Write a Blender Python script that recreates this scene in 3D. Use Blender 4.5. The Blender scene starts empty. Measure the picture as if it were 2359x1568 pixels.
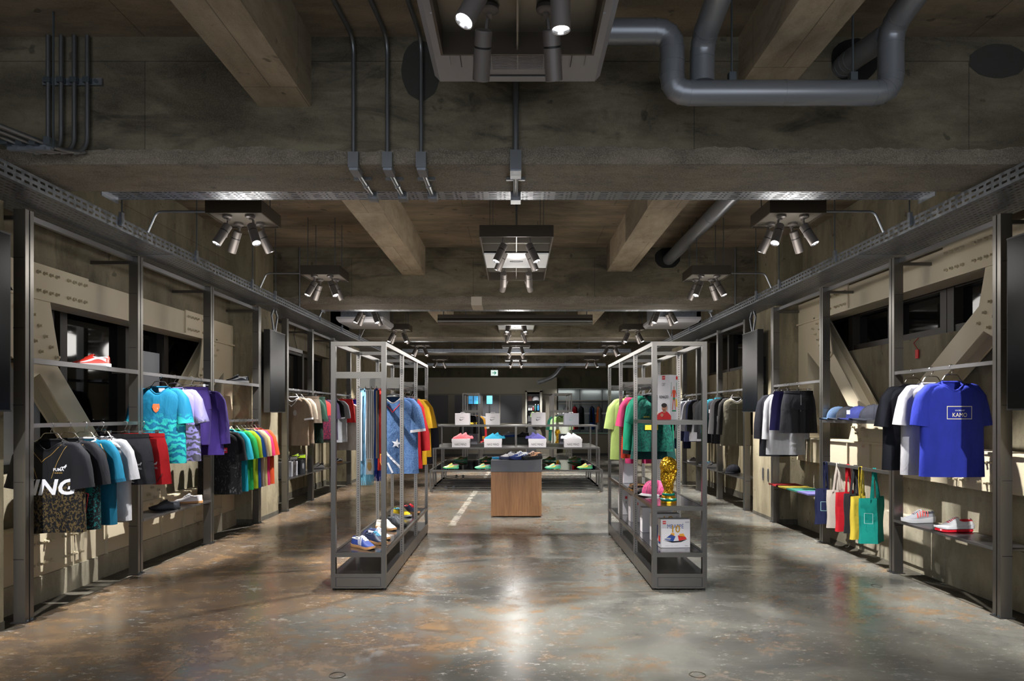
import bpy, bmesh, math, random
from math import sin, cos, pi, radians, sqrt
from mathutils import Vector, Matrix

# ------------------------------------------------------------------ camera, world, exposure
SC = bpy.context.scene
COL = SC.collection
F, H0, CX, CY = 1573.0, 1.49, 1188.0, 953.0       # focal length in px, eye height, vanishing point
cam_d = bpy.data.cameras.new('camera'); cam = bpy.data.objects.new('camera', cam_d); COL.objects.link(cam)
cam.location = (0, 0, H0); cam.rotation_euler = (pi/2, 0, 0)
cam_d.sensor_width = 36; cam_d.lens = F/2359*36
cam_d.shift_x = (1179.5-CX)/2359; cam_d.shift_y = (CY-784)/2359
cam_d.clip_start = .05; cam_d.clip_end = 100
SC.camera = cam
W = bpy.data.worlds.new('world'); SC.world = W; W.use_nodes = True
W.node_tree.nodes['Background'].inputs[0].default_value = (.80, .88, 1, 1)
W.node_tree.nodes['Background'].inputs[1].default_value = .85
SC.view_settings.view_transform = 'Standard'; SC.view_settings.look = 'None'
SC.view_settings.gamma = 1; SC.view_settings.use_curve_mapping = False
SC.view_settings.exposure = 1.6
SC.cycles.use_denoising = True
SC.cycles.max_bounces = 10; SC.cycles.diffuse_bounces = 6; SC.cycles.glossy_bounces = 4
SC.cycles.transmission_bounces = 6; SC.cycles.transparent_max_bounces = 8
SC.cycles.caustics_reflective = False; SC.cycles.caustics_refractive = False
SC.cycles.sample_clamp_indirect = 4
KW = 215.0                                        # watts of one spotlight

def at(px, py, Y):
    return Vector(((px-CX)*Y/F, Y, H0-(py-CY)*Y/F))

# ------------------------------------------------------------------ mesh helper
class MB:
    def __init__(s): s.v = []; s.f = []
    def add(s, vs, fs):
        n = len(s.v); s.v += [tuple(p) for p in vs]; s.f += [tuple(n+i for i in q) for q in fs]; return s
    def box(s, x0, x1, y0, y1, z0, z1):
        return s.add([(x0,y0,z0),(x1,y0,z0),(x1,y1,z0),(x0,y1,z0),(x0,y0,z1),(x1,y0,z1),(x1,y1,z1),(x0,y1,z1)],
                     [(0,3,2,1),(4,5,6,7),(0,1,5,4),(1,2,6,5),(2,3,7,6),(3,0,4,7)])
    def cbox(s, c, d): return s.box(c[0]-d[0]/2,c[0]+d[0]/2,c[1]-d[1]/2,c[1]+d[1]/2,c[2]-d[2]/2,c[2]+d[2]/2)
    def bar(s, p, q, w, h, up=(0,0,1)):
        p, q = Vector(p), Vector(q); d = (q-p).normalized(); up = Vector(up)
        if abs(d.dot(up)) > .98: up = Vector((0,1,0))
        a = d.cross(up).normalized()*w/2; b = a.cross(d).normalized()*h/2
        vs = [p-a-b,p+a-b,p+a+b,p-a+b,q-a-b,q+a-b,q+a+b,q-a+b]
        return s.add(vs, [(0,3,2,1),(4,5,6,7),(0,1,5,4),(1,2,6,5),(2,3,7,6),(3,0,4,7)])
    def tube(s, pts, r, n=8, cap=True, closed=False, radii=None):
        pts = [Vector(p) for p in pts]; m = len(pts); rings = []; ref = None
        for i, p in enumerate(pts):
            if closed: d = pts[(i+1)%m]-pts[i-1]
            else: d = pts[min(i+1,m-1)]-pts[max(i-1,0)]
            if d.length < 1e-9: d = Vector((0,0,1))
            d.normalize()
            if ref is None:
                ref = Vector((0,0,1)) if abs(d.z) < .9 else Vector((1,0,0))
                ref = (ref-d*ref.dot(d)).normalized()
            else:
                r2 = ref-d*ref.dot(d)
                ref = r2.normalized() if r2.length > 1e-6 else ref
            b = d.cross(ref); rr = radii[i] if radii else r
            rings.append([p+(ref*cos(2*pi*k/n)+b*sin(2*pi*k/n))*rr for k in range(n)])
        vs = [q for R in rings for q in R]; fs = []
        for i in range(m if closed else m-1):
            j = (i+1) % m
            for k in range(n):
                k2 = (k+1) % n; fs.append((i*n+k, i*n+k2, j*n+k2, j*n+k))
        if cap and not closed:
            fs.append(tuple(range(n-1,-1,-1))); fs.append(tuple((m-1)*n+k for k in range(n)))
        return s.add(vs, fs)
    def cyl(s, p, q, r, n=14, r2=None, cap=True):
        return s.tube([p,q], r, n, cap, radii=[r, r if r2 is None else r2])
    def grid(s, rows, closed=False, skip=None):
        m, n = len(rows), len(rows[0]); vs = [p for R in rows for p in R]; fs = []
        for i in range(m-1):
            for k in range(n if closed else n-1):
                if skip and skip(i,k): continue
                k2 = (k+1) % n; fs.append((i*n+k, i*n+k2, (i+1)*n+k2, (i+1)*n+k))
        return s.add(vs, fs)
    def lathe(s, prof, c=(0,0,0), n=24, mod=None):
        rows = []
        for i, (r, z) in enumerate(prof):
            rows.append([(c[0]+r*cos(2*pi*k/n)*(mod(i,k) if mod else 1), c[1]+r*sin(2*pi*k/n)*(mod(i,k) if mod else 1), c[2]+z) for k in range(n)])
        return s.grid(rows, True)
    def prism(s, poly, fn, t):
        """poly: 2-D outline; fn(u,v,d) -> 3-D point at depth d (0 front, t back)"""
        n = len(poly)
        vs = [fn(u,v,0) for u,v in poly]+[fn(u,v,t) for u,v in poly]
        fs = [tuple(range(n)), tuple(range(2*n-1,n-1,-1))]+[(k,k+n,(k+1)%n+n,(k+1)%n) for k in range(n)]
        return s.add(vs, fs)
    def build(s, name, m, parent=None, smooth=False, loc=None, rot=None, recalc=False, sharp=38):
        me = bpy.data.meshes.new(name); me.from_pydata(s.v, [], s.f)
        if recalc:
            bm = bmesh.new(); bm.from_mesh(me); bmesh.ops.recalc_face_normals(bm, faces=bm.faces); bm.to_mesh(me); bm.free()
        for mm in (m if isinstance(m,(list,tuple)) else [m]): me.materials.append(mm)
        if smooth:
            me.polygons.foreach_set('use_smooth', [True]*len(me.polygons))
            if sharp: me.set_sharp_from_angle(angle=radians(sharp))
        me.update()
        o = bpy.data.objects.new(name, me); COL.objects.link(o)
        if parent is not None: o.parent = parent
        if loc is not None: o.location = loc
        if rot is not None: o.rotation_euler = rot
        return o

def shifted(mb, loc):                      # world coordinates -> local to a thing standing at loc
    mb.v = [(x-loc[0], y-loc[1], z-loc[2]) for x,y,z in mb.v]; return mb
LOC = {}
def thing(name, label, cat, loc=(0,0,0), rot=None, group=None):
    o = bpy.data.objects.new(name, None); COL.objects.link(o); o.location = loc; o.empty_display_size = .05
    if rot is not None: o.rotation_euler = rot
    tag(o, label, cat, group); LOC[o.name] = Vector(loc); return o
def tag(o, label=None, cat=None, group=None, kind=None):
    if label: o['label'] = label
    if cat: o['category'] = cat
    if group: o['group'] = group
    if kind: o['kind'] = kind
    return o
def wpart(t, name, mb, m, **k):            # a part given in world coordinates under an unrotated thing
    return shifted(mb, LOC[t.name]).build(name, m, t, **k)
def share(o, parent, loc, rot=None, scale=None):
    c = o.copy(); COL.objects.link(c); c.parent = parent; c.location = loc
    if rot is not None: c.rotation_euler = rot
    if scale is not None: c.scale = scale
    return c
def struct(name, mb, m, parent=None, **k):
    o = mb.build(name, m, parent, **k)
    if parent is None: o['kind'] = 'structure'
    return o
def rotz(p, a): return Vector((p[0]*cos(a)-p[1]*sin(a), p[0]*sin(a)+p[1]*cos(a), p[2]))

# ------------------------------------------------------------------ materials
MATS = {}
def lin(c):
    return tuple(((v/255)/12.92 if v/255 <= .04045 else ((v/255+.055)/1.055)**2.4) for v in c)+(1,)
def mat(name, rgb, rough=.5, metal=0, spec=.5, emit=0, sheen=0, aniso=0, bump=0, bscale=60, coat=0, trans=0, ior=1.45, alpha=1):
    if name in MATS: return MATS[name]
    m = bpy.data.materials.new(name); m.use_nodes = True; nt = m.node_tree; b = nt.nodes['Principled BSDF']
    c = lin(rgb) if max(rgb) > 1.001 else tuple(rgb)+(1,)
    b.inputs['Base Color'].default_value = c; b.inputs['Roughness'].default_value = rough
    b.inputs['Metallic'].default_value = metal; b.inputs['Specular IOR Level'].default_value = spec
    b.inputs['Transmission Weight'].default_value = trans; b.inputs['IOR'].default_value = ior
    b.inputs['Coat Weight'].default_value = coat; b.inputs['Sheen Weight'].default_value = sheen
    b.inputs['Alpha'].default_value = alpha
    if emit:
        b.inputs['Emission Color'].default_value = c; b.inputs['Emission Strength'].default_value = emit
    if bump or metal > .5:
        tc = nt.nodes.new('ShaderNodeTexCoord'); n = nt.nodes.new('ShaderNodeTexNoise')
        n.inputs['Scale'].default_value = bscale; n.inputs['Detail'].default_value = 4
        nt.links.new(tc.outputs['Object'], n.inputs['Vector'])
        if bump:
            bp = nt.nodes.new('ShaderNodeBump'); bp.inputs['Strength'].default_value = bump; bp.inputs['Distance'].default_value = .01
            nt.links.new(n.outputs['Fac'], bp.inputs['Height']); nt.links.new(bp.outputs['Normal'], b.inputs['Normal'])
        else:
            mr = nt.nodes.new('ShaderNodeMapRange'); mr.inputs[3].default_value = max(.05,rough-.07); mr.inputs[4].default_value = rough+.1
            nt.links.new(n.outputs['Fac'], mr.inputs[0]); nt.links.new(mr.outputs[0], b.inputs['Roughness'])
    MATS[name] = m; return m

class NT:                                   # tiny node-building helper
    def __init__(s, name):
        s.m = bpy.data.materials.new(name); s.m.use_nodes = True; s.t = s.m.node_tree
        s.b = s.t.nodes['Principled BSDF']; s.tc = s.n('TexCoord'); MATS[name] = s.m
    def n(s, kind, **k):
        x = s.t.nodes.new('ShaderNode'+kind)
        for a, v in k.items(): setattr(x, a, v)
        return x
    def l(s, a, b): s.t.links.new(a, b)
    def co(s, scale=(1,1,1), src='Object', rot=(0,0,0)):
        mp = s.n('Mapping'); mp.inputs['Scale'].default_value = scale; mp.inputs['Rotation'].default_value = rot
        s.l(s.tc.outputs[src], mp.inputs['Vector']); return mp.outputs[0]
    def noise(s, vec, scale, detail=5, rough=.55, dist=0):
        x = s.n('TexNoise'); x.inputs['Scale'].default_value = scale; x.inputs['Detail'].default_value = detail
        x.inputs['Roughness'].default_value = rough; x.inputs['Distortion'].default_value = dist
        s.l(vec, x.inputs['Vector']); return x.outputs['Fac']
    def ramp(s, fac, a, b, lo=0, hi=1):
        x = s.n('MapRange'); x.interpolation_type = 'SMOOTHSTEP'
        for i, v in enumerate((a, b, lo, hi)): x.inputs[i+1].default_value = v
        s.l(fac, x.inputs[0]); return x.outputs[0]
    def mix(s, fac, a, b, mode='MIX'):
        x = s.n('Mix', data_type='RGBA', blend_type=mode)
        for sock, v in ((x.inputs[0], fac), (x.inputs[6], a), (x.inputs[7], b)):
            if isinstance(v, (int, float)): sock.default_value = v
            elif isinstance(v, tuple): sock.default_value = v if len(v) == 4 else v+(1,)
            else: s.l(v, sock)
        return x.outputs[2]
    def math(s, op, a, b=None, c=None):
        x = s.n('Math', operation=op)
        for i, v in enumerate((a, b, c)):
            if v is None: continue
            if isinstance(v, (int, float)): x.inputs[i].default_value = v
            else: s.l(v, x.inputs[i])
        return x.outputs[0]
    def bump(s, h, strength=.3, dist=.01, prev=None):
        x = s.n('Bump'); x.inputs['Strength'].default_value = strength; x.inputs['Distance'].default_value = dist
        s.l(h, x.inputs['Height'])
        if prev is not None: s.l(prev, x.inputs['Normal'])
        return x.outputs['Normal']
    def xyz(s, src='Object'):
        x = s.n('SeparateXYZ'); s.l(s.tc.outputs[src], x.inputs[0]); return x.outputs
    def out(s, col=None, rough=None, normal=None, metal=None, spec=None):
        for k, v in (('Base Color',col),('Roughness',rough),('Normal',normal),('Metallic',metal),('Specular IOR Level',spec)):
            if v is None: continue
            if isinstance(v, (int,float)): s.b.inputs[k].default_value = v
            elif isinstance(v, tuple): s.b.inputs[k].default_value = v if len(v)==4 else v+(1,)
            else: s.l(v, s.b.inputs[k])
        return s.m

def concrete(name, c_lo, c_hi, c_stain, stain=.5, streak=(1,1,1), rough_bump=.25, seam=None, fine=28, grain=.15):
    t = NT(name); o = t.co(streak)
    big = t.noise(o, .9, 7, .62, .6); mid = t.noise(t.co((streak[0],streak[1],streak[2])), 4.5, 7, .65); fn = t.noise(t.co(), fine, 5, .7)
    col = t.mix(t.ramp(mid, .3, .72), lin(c_lo), lin(c_hi))
    col = t.mix(t.math('MULTIPLY', t.ramp(big, .47, .68), stain), col, lin(c_stain))
    col = t.mix(t.math('MULTIPLY', t.ramp(fn, .5, .85), .35), col, lin(tuple(int(v*.62) for v in c_lo)))
    pit = t.ramp(t.noise(t.co(), 9, 2, .4), .70, .76)
    col = t.mix(t.math('MULTIPLY', pit, .55), col, lin(tuple(int(v*.35) for v in c_lo)))
    gr = t.noise(t.co(), 130, 3, .75); col = t.mix(t.math('MULTIPLY', t.ramp(gr,.35,.75), grain), col, lin(tuple(min(255,int(v*1.35)) for v in c_hi)))
    blk = t.noise(t.co((streak[0]*1.3,streak[1],streak[2]*1.6)), 2.2, 8, .7, 1.0); col = t.mix(t.math('MULTIPLY', t.ramp(blk,.5,.72), stain*.8), col, lin(tuple(int(v*.62) for v in c_stain)))
    h = t.math('SUBTRACT', t.math('MULTIPLY_ADD', fn, .5, mid), pit)
    if grain > .3: h = t.math('MULTIPLY_ADD', gr, 1.2, h)
    nrm = t.bump(h, rough_bump, .012)
    if seam:                               # shutter-board joints printed into the cast face
        br = t.n('TexBrick'); br.offset = .35
        mp = t.n('Mapping'); mp.inputs['Rotation'].default_value = seam[2]
        t.l(t.tc.outputs['Object'], mp.inputs['Vector']); t.l(mp.outputs[0], br.inputs['Vector'])
        br.inputs['Scale'].default_value = 1; br.inputs['Mortar Size'].default_value = .004; br.inputs['Mortar Smooth'].default_value = .6
        br.inputs['Brick Width'].default_value = seam[0]; br.inputs['Row Height'].default_value = seam[1]
        br.inputs['Color1'].default_value = (.38,.38,.38,1); br.inputs['Color2'].default_value = (.62,.62,.62,1); br.inputs['Mortar'].default_value = (0,0,0,1)
        fac = t.math('MULTIPLY', br.outputs['Fac'], .3)
        col = t.mix(.35, col, br.outputs['Color'], 'OVERLAY')
        col = t.mix(fac, col, lin(tuple(int(v*.45) for v in c_lo)))
        inv = t.math('SUBTRACT', 1, br.outputs['Fac'])
        nrm = t.bump(inv, .3, .006, nrm)
    return t.out(col, t.ramp(mid, 0, 1, .7, .92), nrm, spec=.25)

M_slab = concrete('slab_concrete', (100,90,75), (140,126,106), (58,50,40), .55, (.35,1,1), .25, (1.8,.9,(0,0,0)))
M_beamface = concrete('beam_concrete', (78,72,58), (112,104,86), (46,40,30), .85, (.45,1,1.2), .3, (1.8,.95,(pi/2,0,0)))
M_joist = concrete('joist_concrete', (134,120,100), (168,154,132), (88,76,60), .5, (1,.4,1), .3, (.45,1.4,(0,0,0)))
M_rough = concrete('hacked_concrete', (96,90,80), (146,136,120), (70,64,54), .4, (.5,1,1), 1.0, None, 42, .6)
M_wall = concrete('wall_concrete', (108,101,84), (138,130,110), (86,76,58), .6, (1,1,.3), .2, (1.8,.9,(pi/2,0,pi/2)))
M_column = concrete('column_concrete', (116,107,86), (150,140,116), (92,80,56), .6, (1,1,.25), .2)
M_wallgrey = concrete('back_concrete', (66,64,50), (84,82,62), (50,48,36), .5, (1,1,.3), .2)
M_curb = concrete('curb_concrete', (140,132,114), (168,160,140), (112,104,86), .5, (1,1,.4), .2)

def floor_mat():
    t = NT('worn_floor'); s = t.xyz(); x, y = s[0], s[1]; o = t.co(); st = t.co((.75,1.1,1))
    big = t.noise(o, .45, 5, .55, .4); mid = t.noise(st, 1.3, 10, .68, .6); sm = t.noise(st, 5.5, 10, .72, .4); fine = t.noise(st, 26, 6, .72); scr = t.noise(t.co((1,2.4,1)), 11, 8, .78)
    left = t.ramp(x, -3.6, 2.4, 1, 0)
    col = t.mix(t.ramp(mid, .34, .66), lin((84,83,79)), lin((118,117,109)))
    br = t.math('ADD', t.math('MULTIPLY', left, .16), t.math('MULTIPLY_ADD', mid, .55, t.math('MULTIPLY_ADD', big, .30, t.math('MULTIPLY', sm, .32))))
    col = t.mix(t.math('MULTIPLY', t.ramp(br, .61, .72), .9), col, t.mix(t.ramp(sm, .4, .62), lin((78,64,52)), lin((104,84,62))))
    rust = t.math('MULTIPLY', t.ramp(t.math('MULTIPLY_ADD', fine, .35, t.math('MULTIPLY', sm, .75)), .565, .63), t.ramp(t.noise(o, .9, 6, .6, .6), .42, .58))
    col = t.mix(t.math('MULTIPLY', rust, .52), col, lin((124,93,58)))
    worn = t.math('MULTIPLY', t.ramp(t.math('MULTIPLY_ADD', fine, .30, t.math('MULTIPLY', scr, .75)), .575, .62), t.ramp(t.noise(o, 1.7, 8, .65, .5), .42, .60))
    col = t.mix(t.math('MULTIPLY', worn, .62), col, lin((168,165,158)))
    pale = t.ramp(t.noise(st, 2.1, 10, .7, .8), .60, .66)
    col = t.mix(t.math('MULTIPLY', pale, .42), col, lin((150,152,150)))
    col = t.mix(t.math('MULTIPLY', t.ramp(t.noise(o, 3.1, 9, .75, .7), .60, .70), .45), col, lin((52,47,43)))
    def line(c, v, w): return t.ramp(t.math('ABSOLUTE', t.math('SUBTRACT', c, v)), w*.6, w, 1, 0)
    j = t.math('MAXIMUM', line(y, 5.72, .006), t.math('MULTIPLY', line(x, -.02, .005), t.math('GREATER_THAN', y, 5.72)))
    j = t.math('MAXIMUM', j, t.math('MULTIPLY', line(x, -1.98, .005), t.math('LESS_THAN', y, 5.72)))
    col = t.mix(t.math('MULTIPLY', j, .7), col, lin((50,46,40)))
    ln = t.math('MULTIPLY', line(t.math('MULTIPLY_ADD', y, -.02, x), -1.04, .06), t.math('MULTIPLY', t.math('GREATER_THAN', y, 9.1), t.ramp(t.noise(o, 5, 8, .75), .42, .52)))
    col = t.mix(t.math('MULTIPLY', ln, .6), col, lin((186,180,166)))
    r = t.math('ADD', t.ramp(mid, .3, .7, .17, .30), t.math('MULTIPLY', t.math('ADD', worn, rust), .09))
    return t.out(col, r, t.bump(t.math('MULTIPLY_ADD', fine, .6, worn), .10, .003), spec=.5)
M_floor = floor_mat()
M_recess = concrete('recess_floor', (66,62,54), (100,95,84), (46,42,34), .6, (1,1,1), .2)

def steel(name, rgb, rough=.34, metal=.9, axis=2, amount=.12):
    t = NT(name); sc = [90,90,90]; sc[axis] = 1.6
    n = t.noise(t.co(tuple(sc)), 1, 4, .7)
    c = lin(rgb); hi = tuple(min(1,v*1.08) for v in c[:3])+(1,); lo = tuple(v*.92 for v in c[:3])+(1,)
    return t.out(t.mix(n, lo, hi), rough+.02, None, metal)
M_steel = steel('brushed_steel', (90,86,81), .28)
M_steelx = steel('brushed_steel_across', (92,88,82), .28, .9, 1)
M_post = steel('bronzed_steel', (116,113,108), .28, .9)
M_rail = steel('steel_rail', (128,127,128), .28, .9, 1)
M_dark = steel('shelf_steel', (78,77,78), .26, .8, 1)
M_galv = None
def galv():
    t = NT('galvanised_steel'); n = t.noise(t.co(), 18, 3, .5); v = t.n('TexVoronoi'); v.inputs['Scale'].default_value = 38
    t.l(t.tc.outputs['Object'], v.inputs['Vector'])
    k = t.mix(.5, n, v.outputs['Color']); bw = t.n('RGBToBW'); t.l(k, bw.inputs[0])
    return t.out(t.mix(bw.outputs[0], lin((104,108,114)), lin((150,154,160))), t.ramp(bw.outputs[0],.2,.8,.32,.5), None, .85)
M_galv = galv()
M_conduit = mat('conduit_grey', (122,124,126), .36, .8)
M_duct = mat('dark_grey_duct', (124,126,130), .33, .45)
M_rod = mat('threaded_rod', (96,104,110), .4, .8)
M_box = mat('lamp_housing_bronze', (68,60,50), .42, .5)
M_boxin = mat('lamp_housing_steel', (132,126,116), .35, .7)
M_lamp = mat('lamp_barrel_grey', (104,98,94), .42, .45)
M_black = mat('black_plastic', (14,14,15), .45)
M_lens = mat('lamp_lens', (1,.97,.93), .3, emit=3)
M_reflect = mat('lamp_reflector', (225,228,235), .15, .9)
M_acw = mat('air_conditioner_plastic', (152,150,152), .45)
M_acd = mat('grille_dark', (58,58,60), .6)
M_beige = mat('beige_paint', (196,184,158), .5, bump=.06, bscale=22)
M_glassdark = mat('night_glass', (5,6,8), .04, spec=.6)
M_frame_dark = mat('window_frame_brown', (42,36,30), .5)
M_panelgrey = mat('grey_board', (186,190,198), .6, bump=.05, bscale=9)
M_screen = mat('screen_off', (4,5,8), .25, spec=.12)
M_tvside = mat('screen_casing', (30,28,24), .5)
M_white = mat('white_card', (214,210,212), .6)
M_whitegl = mat('white_gloss', (226,228,230), .12)
M_grey = mat('grey_card', (150,150,156), .6)
M_ink = mat('black_print', (16,16,18), .6)
M_chrome = mat('chrome_wire', (170,168,165), .18, 1)
def glass():
    t = NT('clear_glass'); nt = t.t
    tr = t.n('BsdfTransparent'); tr.inputs[0].default_value = (.93,.97,.95,1); gl = t.n('BsdfGlossy'); gl.inputs['Roughness'].default_value = .02
    fr = t.n('Fresnel'); fr.inputs['IOR'].default_value = 1.5; mx = t.n('MixShader')
    t.l(fr.outputs[0], mx.inputs[0]); t.l(tr.outputs[0], mx.inputs[1]); t.l(gl.outputs[0], mx.inputs[2])
    t.l(mx.outputs[0], nt.nodes['Material Output'].inputs['Surface']); return t.m
M_glass = glass()
def wood():
    t = NT('oak_veneer'); o = t.co((22,22,1.1)); n = t.noise(o, 1.2, 6, .62, 1.4); f = t.noise(t.co((160,160,4)), 1, 3, .6)
    w = t.n('TexWave'); w.wave_type = 'BANDS'; w.inputs['Scale'].default_value = .55; w.inputs['Distortion'].default_value = 7; w.inputs['Detail'].default_value = 3
    t.l(t.co((7,7,.6)), w.inputs['Vector'])
    c = t.mix(t.ramp(n,.3,.7), lin((122,82,48)), lin((154,110,68))); c = t.mix(t.math('MULTIPLY',w.outputs['Fac'],.22), c, lin((104,66,36))); c = t.mix(t.math('MULTIPLY',f,.25), c, lin((98,64,36)))
    return t.out(c, .42, t.bump(f,.06,.001))
M_oak = wood()
M_slate = mat('slate_top', (86,86,90), .45, .3, bump=.05, bscale=30)

def wrinkle(t, n):
    a = t.noise(t.co((5.5,5.5,2.8)), 1, 3, .5, 1.2); b = t.noise(t.co((15,15,7)), 1, 3, .5, .8)
    return t.bump(n, .10, .002, t.bump(t.math('MULTIPLY_ADD', b, .35, a), .38, .035))
def cloth(rgb, rough=.85, name=None):
    name = name or 'cloth_%d_%d_%d' % tuple(rgb)
    if name in MATS: return MATS[name]
    t = NT(name); n = t.noise(t.co(), 420, 2, .6); f = t.noise(t.co((1,1,.35)), 7, 4, .6)
    c = lin(tuple(v*.79 for v in rgb)); d = tuple(v*.80 for v in c[:3])+(1,)
    m = t.out(t.mix(t.ramp(f,.35,.65), d, c), rough, wrinkle(t, n), spec=.2)
    return m
def gloss(rgb, rough=.4): return mat('synthetic_%d_%d_%d' % tuple(rgb), rgb, rough)
def camo(name, top, lowa, lowb, z0, zfade=.06, scale=(30,30,80), thr=.5, dist=1.5, zig=0):
    """plain cloth above z0, two-tone pattern below (z measured down from the rail)"""
    t = NT(name); s = t.xyz(); p = t.noise(t.co(scale), 1, 3, .6, dist)
    if zig:
        w = t.n('TexWave'); w.wave_type = 'BANDS'; w.bands_direction = 'Z'; w.inputs['Scale'].default_value = zig; w.inputs['Distortion'].default_value = 9; w.inputs['Detail'].default_value = 2; w.inputs['Detail Scale'].default_value = 2.5
        t.l(t.co(), w.inputs['Vector']); p = t.math('MULTIPLY_ADD', w.outputs['Fac'], .5, t.math('MULTIPLY', p, .5))
    dm = lambda q: lin(tuple(v*.77 for v in q))
    low = t.mix(t.ramp(p, thr-.03, thr+.03), dm(lowa), dm(lowb))
    e = t.math('MULTIPLY_ADD', t.noise(t.co((9,9,3)), 1, 3), .22, s[2])
    c = t.mix(t.ramp(e, z0-zfade+.11, z0+.11), low, dm(top))
    n = t.noise(t.co(), 420, 2, .6)
    return t.out(c, .75, wrinkle(t, n), spec=.2)
M_king = camo('black_jersey_gold_pattern', (14,15,20), (12,12,16), (98,80,46), -.45, .01, (70,70,46), .53, .6)
M_tealcamo = camo('teal_jersey_pattern', (10,112,150), (10,112,150), (40,186,182), -.40, .10, (14,14,60), .49, 2.2, 5)
M_lilaccamo = camo('lilac_jersey_pattern', (138,132,190), (132,126,186), (72,72,84), -.42, .08, (14,14,60), .49, 2.2, 5)
M_tealside = camo('dark_jersey_teal_pattern', (28,28,34), (20,24,28), (30,120,120), -.42, .05, (60,60,60), .55, .8)
M_redking = camo('red_jersey_plum_pattern', (214,38,36), (60,22,48), (130,26,54), -.44, .02, (60,60,50), .52, .8)
M_scribble = camo('black_shirt_grey_strokes', (26,26,28), (26,26,28), (92,92,96), -.30, .2, (22,22,9), .60, 2.5)
M_denim = camo('denim_print', (62,102,160), (56,92,150), (108,142,184), -.02, .3, (170,170,170), .5, .5)
M_greencamo = camo('green_keeper_print', (16,112,90), (14,104,86), (10,74,66), -.05, .1, (26,26,26), .52, 1.5)
M_redcamo = camo('orange_print', (222,78,44), (222,78,44), (196,48,36), -.05, .1, (26,26,26), .52, 1.5)
M_mono = camo('monogram_panel', (210,210,212), (24,24,26), (214,214,216), 0, .01, (70,70,70), .5, .6)
M_pinkcamo = camo('pink_print', (232,86,140), (236,92,146), (40,30,36), .3, .01, (45,45,45), .60, .5)
M_tiger = camo('orange_black_print', (40,36,34), (36,32,32), (226,150,60), .3, .01, (25,25,25), .55, 1)

# ------------------------------------------------------------------ flat print helpers
_TXT = {}
def text2d(s, bold=.0, shear=0, space=1):
    k = (s, bold, shear, space)
    if k in _TXT: return _TXT[k]
    cu = bpy.data.curves.new('lettering', 'FONT'); cu.body = s; cu.size = 1; cu.offset = bold; cu.shear = shear; cu.space_character = space
    cu.resolution_u = 3
    o = bpy.data.objects.new('lettering', cu); COL.objects.link(o)
    bpy.context.view_layer.update()
    me = o.evaluated_get(bpy.context.evaluated_depsgraph_get()).to_mesh()
    vs = [(v.co.x, v.co.y) for v in me.vertices]; fs = [tuple(p.vertices) for p in me.polygons]
    x0 = min(v[0] for v in vs); x1 = max(v[0] for v in vs); y0 = min(v[1] for v in vs); y1 = max(v[1] for v in vs)
    vs = [((a-(x0+x1)/2)/(y1-y0), (b-(y0+y1)/2)/(y1-y0)) for a, b in vs]
    o.to_mesh_clear(); bpy.data.objects.remove(o); bpy.data.curves.remove(cu)
    _TXT[k] = (vs, fs, (x1-x0)/(y1-y0)); return _TXT[k]
def letters(mb, s, fn, u, v, h, w=None, **k):
    """text of height h (width w) centred at (u,v), mapped by fn(u,v) -> 3-D"""
    vs, fs, ar = text2d(s, **k); sx = h if w is None else w/ar
    return mb.add([fn(u+a*sx, v+b*h) for a, b in vs], fs)
SWOOSH = [(-.50,-.02),(-.44,-.17),(-.34,-.22),(-.22,-.20),(-.02,-.12),(.25,.02),(.5,.17),(.2,.05),(-.05,-.04),(-.22,-.08),(-.34,-.08),(-.38,-.02),(-.36,.08),(-.32,.17),(-.42,.08)]
CAT = [(-.5,-.1),(-.3,.02),(-.05,.02),(.12,.14),(.2,.28),(.3,.34),(.36,.28),(.3,.2),(.36,.05),(.24,-.02),(.2,-.16),(.1,-.28),(.04,-.26),(.1,-.12),(-.05,-.14),(-.18,-.3),(-.28,-.3),(-.2,-.16),(-.32,-.08),(-.5,-.2)]
def blob(mb, poly, fn, u, v, sx, sy=None):
    sy = sx if sy is None else sy
    return mb.add([fn(u+a*sx, v+b*sy) for a, b in poly], [tuple(range(len(poly)))])
def rect(mb, fn, u0, u1, v0, v1, nu=1):
    for i in range(nu):
        a = u0+(u1-u0)*i/nu; b = u0+(u1-u0)*(i+1)/nu
        mb.add([fn(a,v0),fn(b,v0),fn(b,v1),fn(a,v1)], [(0,1,2,3)])
    return mb
def disc2d(n=16, r=.5): return [(r*cos(2*pi*k/n), r*sin(2*pi*k/n)) for k in range(n)]
# ================================================================== the setting
random.seed(4)
XL, XR, ZC = -3.49, 3.53, 3.96
fl = struct('floor', MB().box(XL-.03, XR+.03, -2.5, 27, -.15, 0), M_floor)
struct('floor_recess', MB().box(-4.45, XL-.03, -2.5, 27, -.2, -.045), M_recess, fl)
struct('floor_recess', MB().box(XR+.03, 4.45, -2.5, 27, -.2, -.045), M_recess, fl)
M_edge = mat('metal_edge', (88,84,76), .45, .6)
for x in (XL-.036, XR+.03):
    MB().box(x, x+.006, 0, 27, -.045, .003).build('edge_strip', M_edge, fl)
for (px, py) in ((777,1555),(1607,1554),(380,1335),(2020,1349)):     # small capped floor boxes
    Y = F*H0/(py-CY); c = at(px, py, Y)
    mb = MB(); mb.tube([(c.x+.045*cos(a*pi/8), c.y+.045*sin(a*pi/8), .001) for a in range(16)], .003, 5, False, True)
    mb.build('floor_cap', M_edge, fl)
cl = struct('ceiling', MB().box(-4.45, 4.45, -2.5, 27, ZC, ZC+.2), M_slab)
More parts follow.
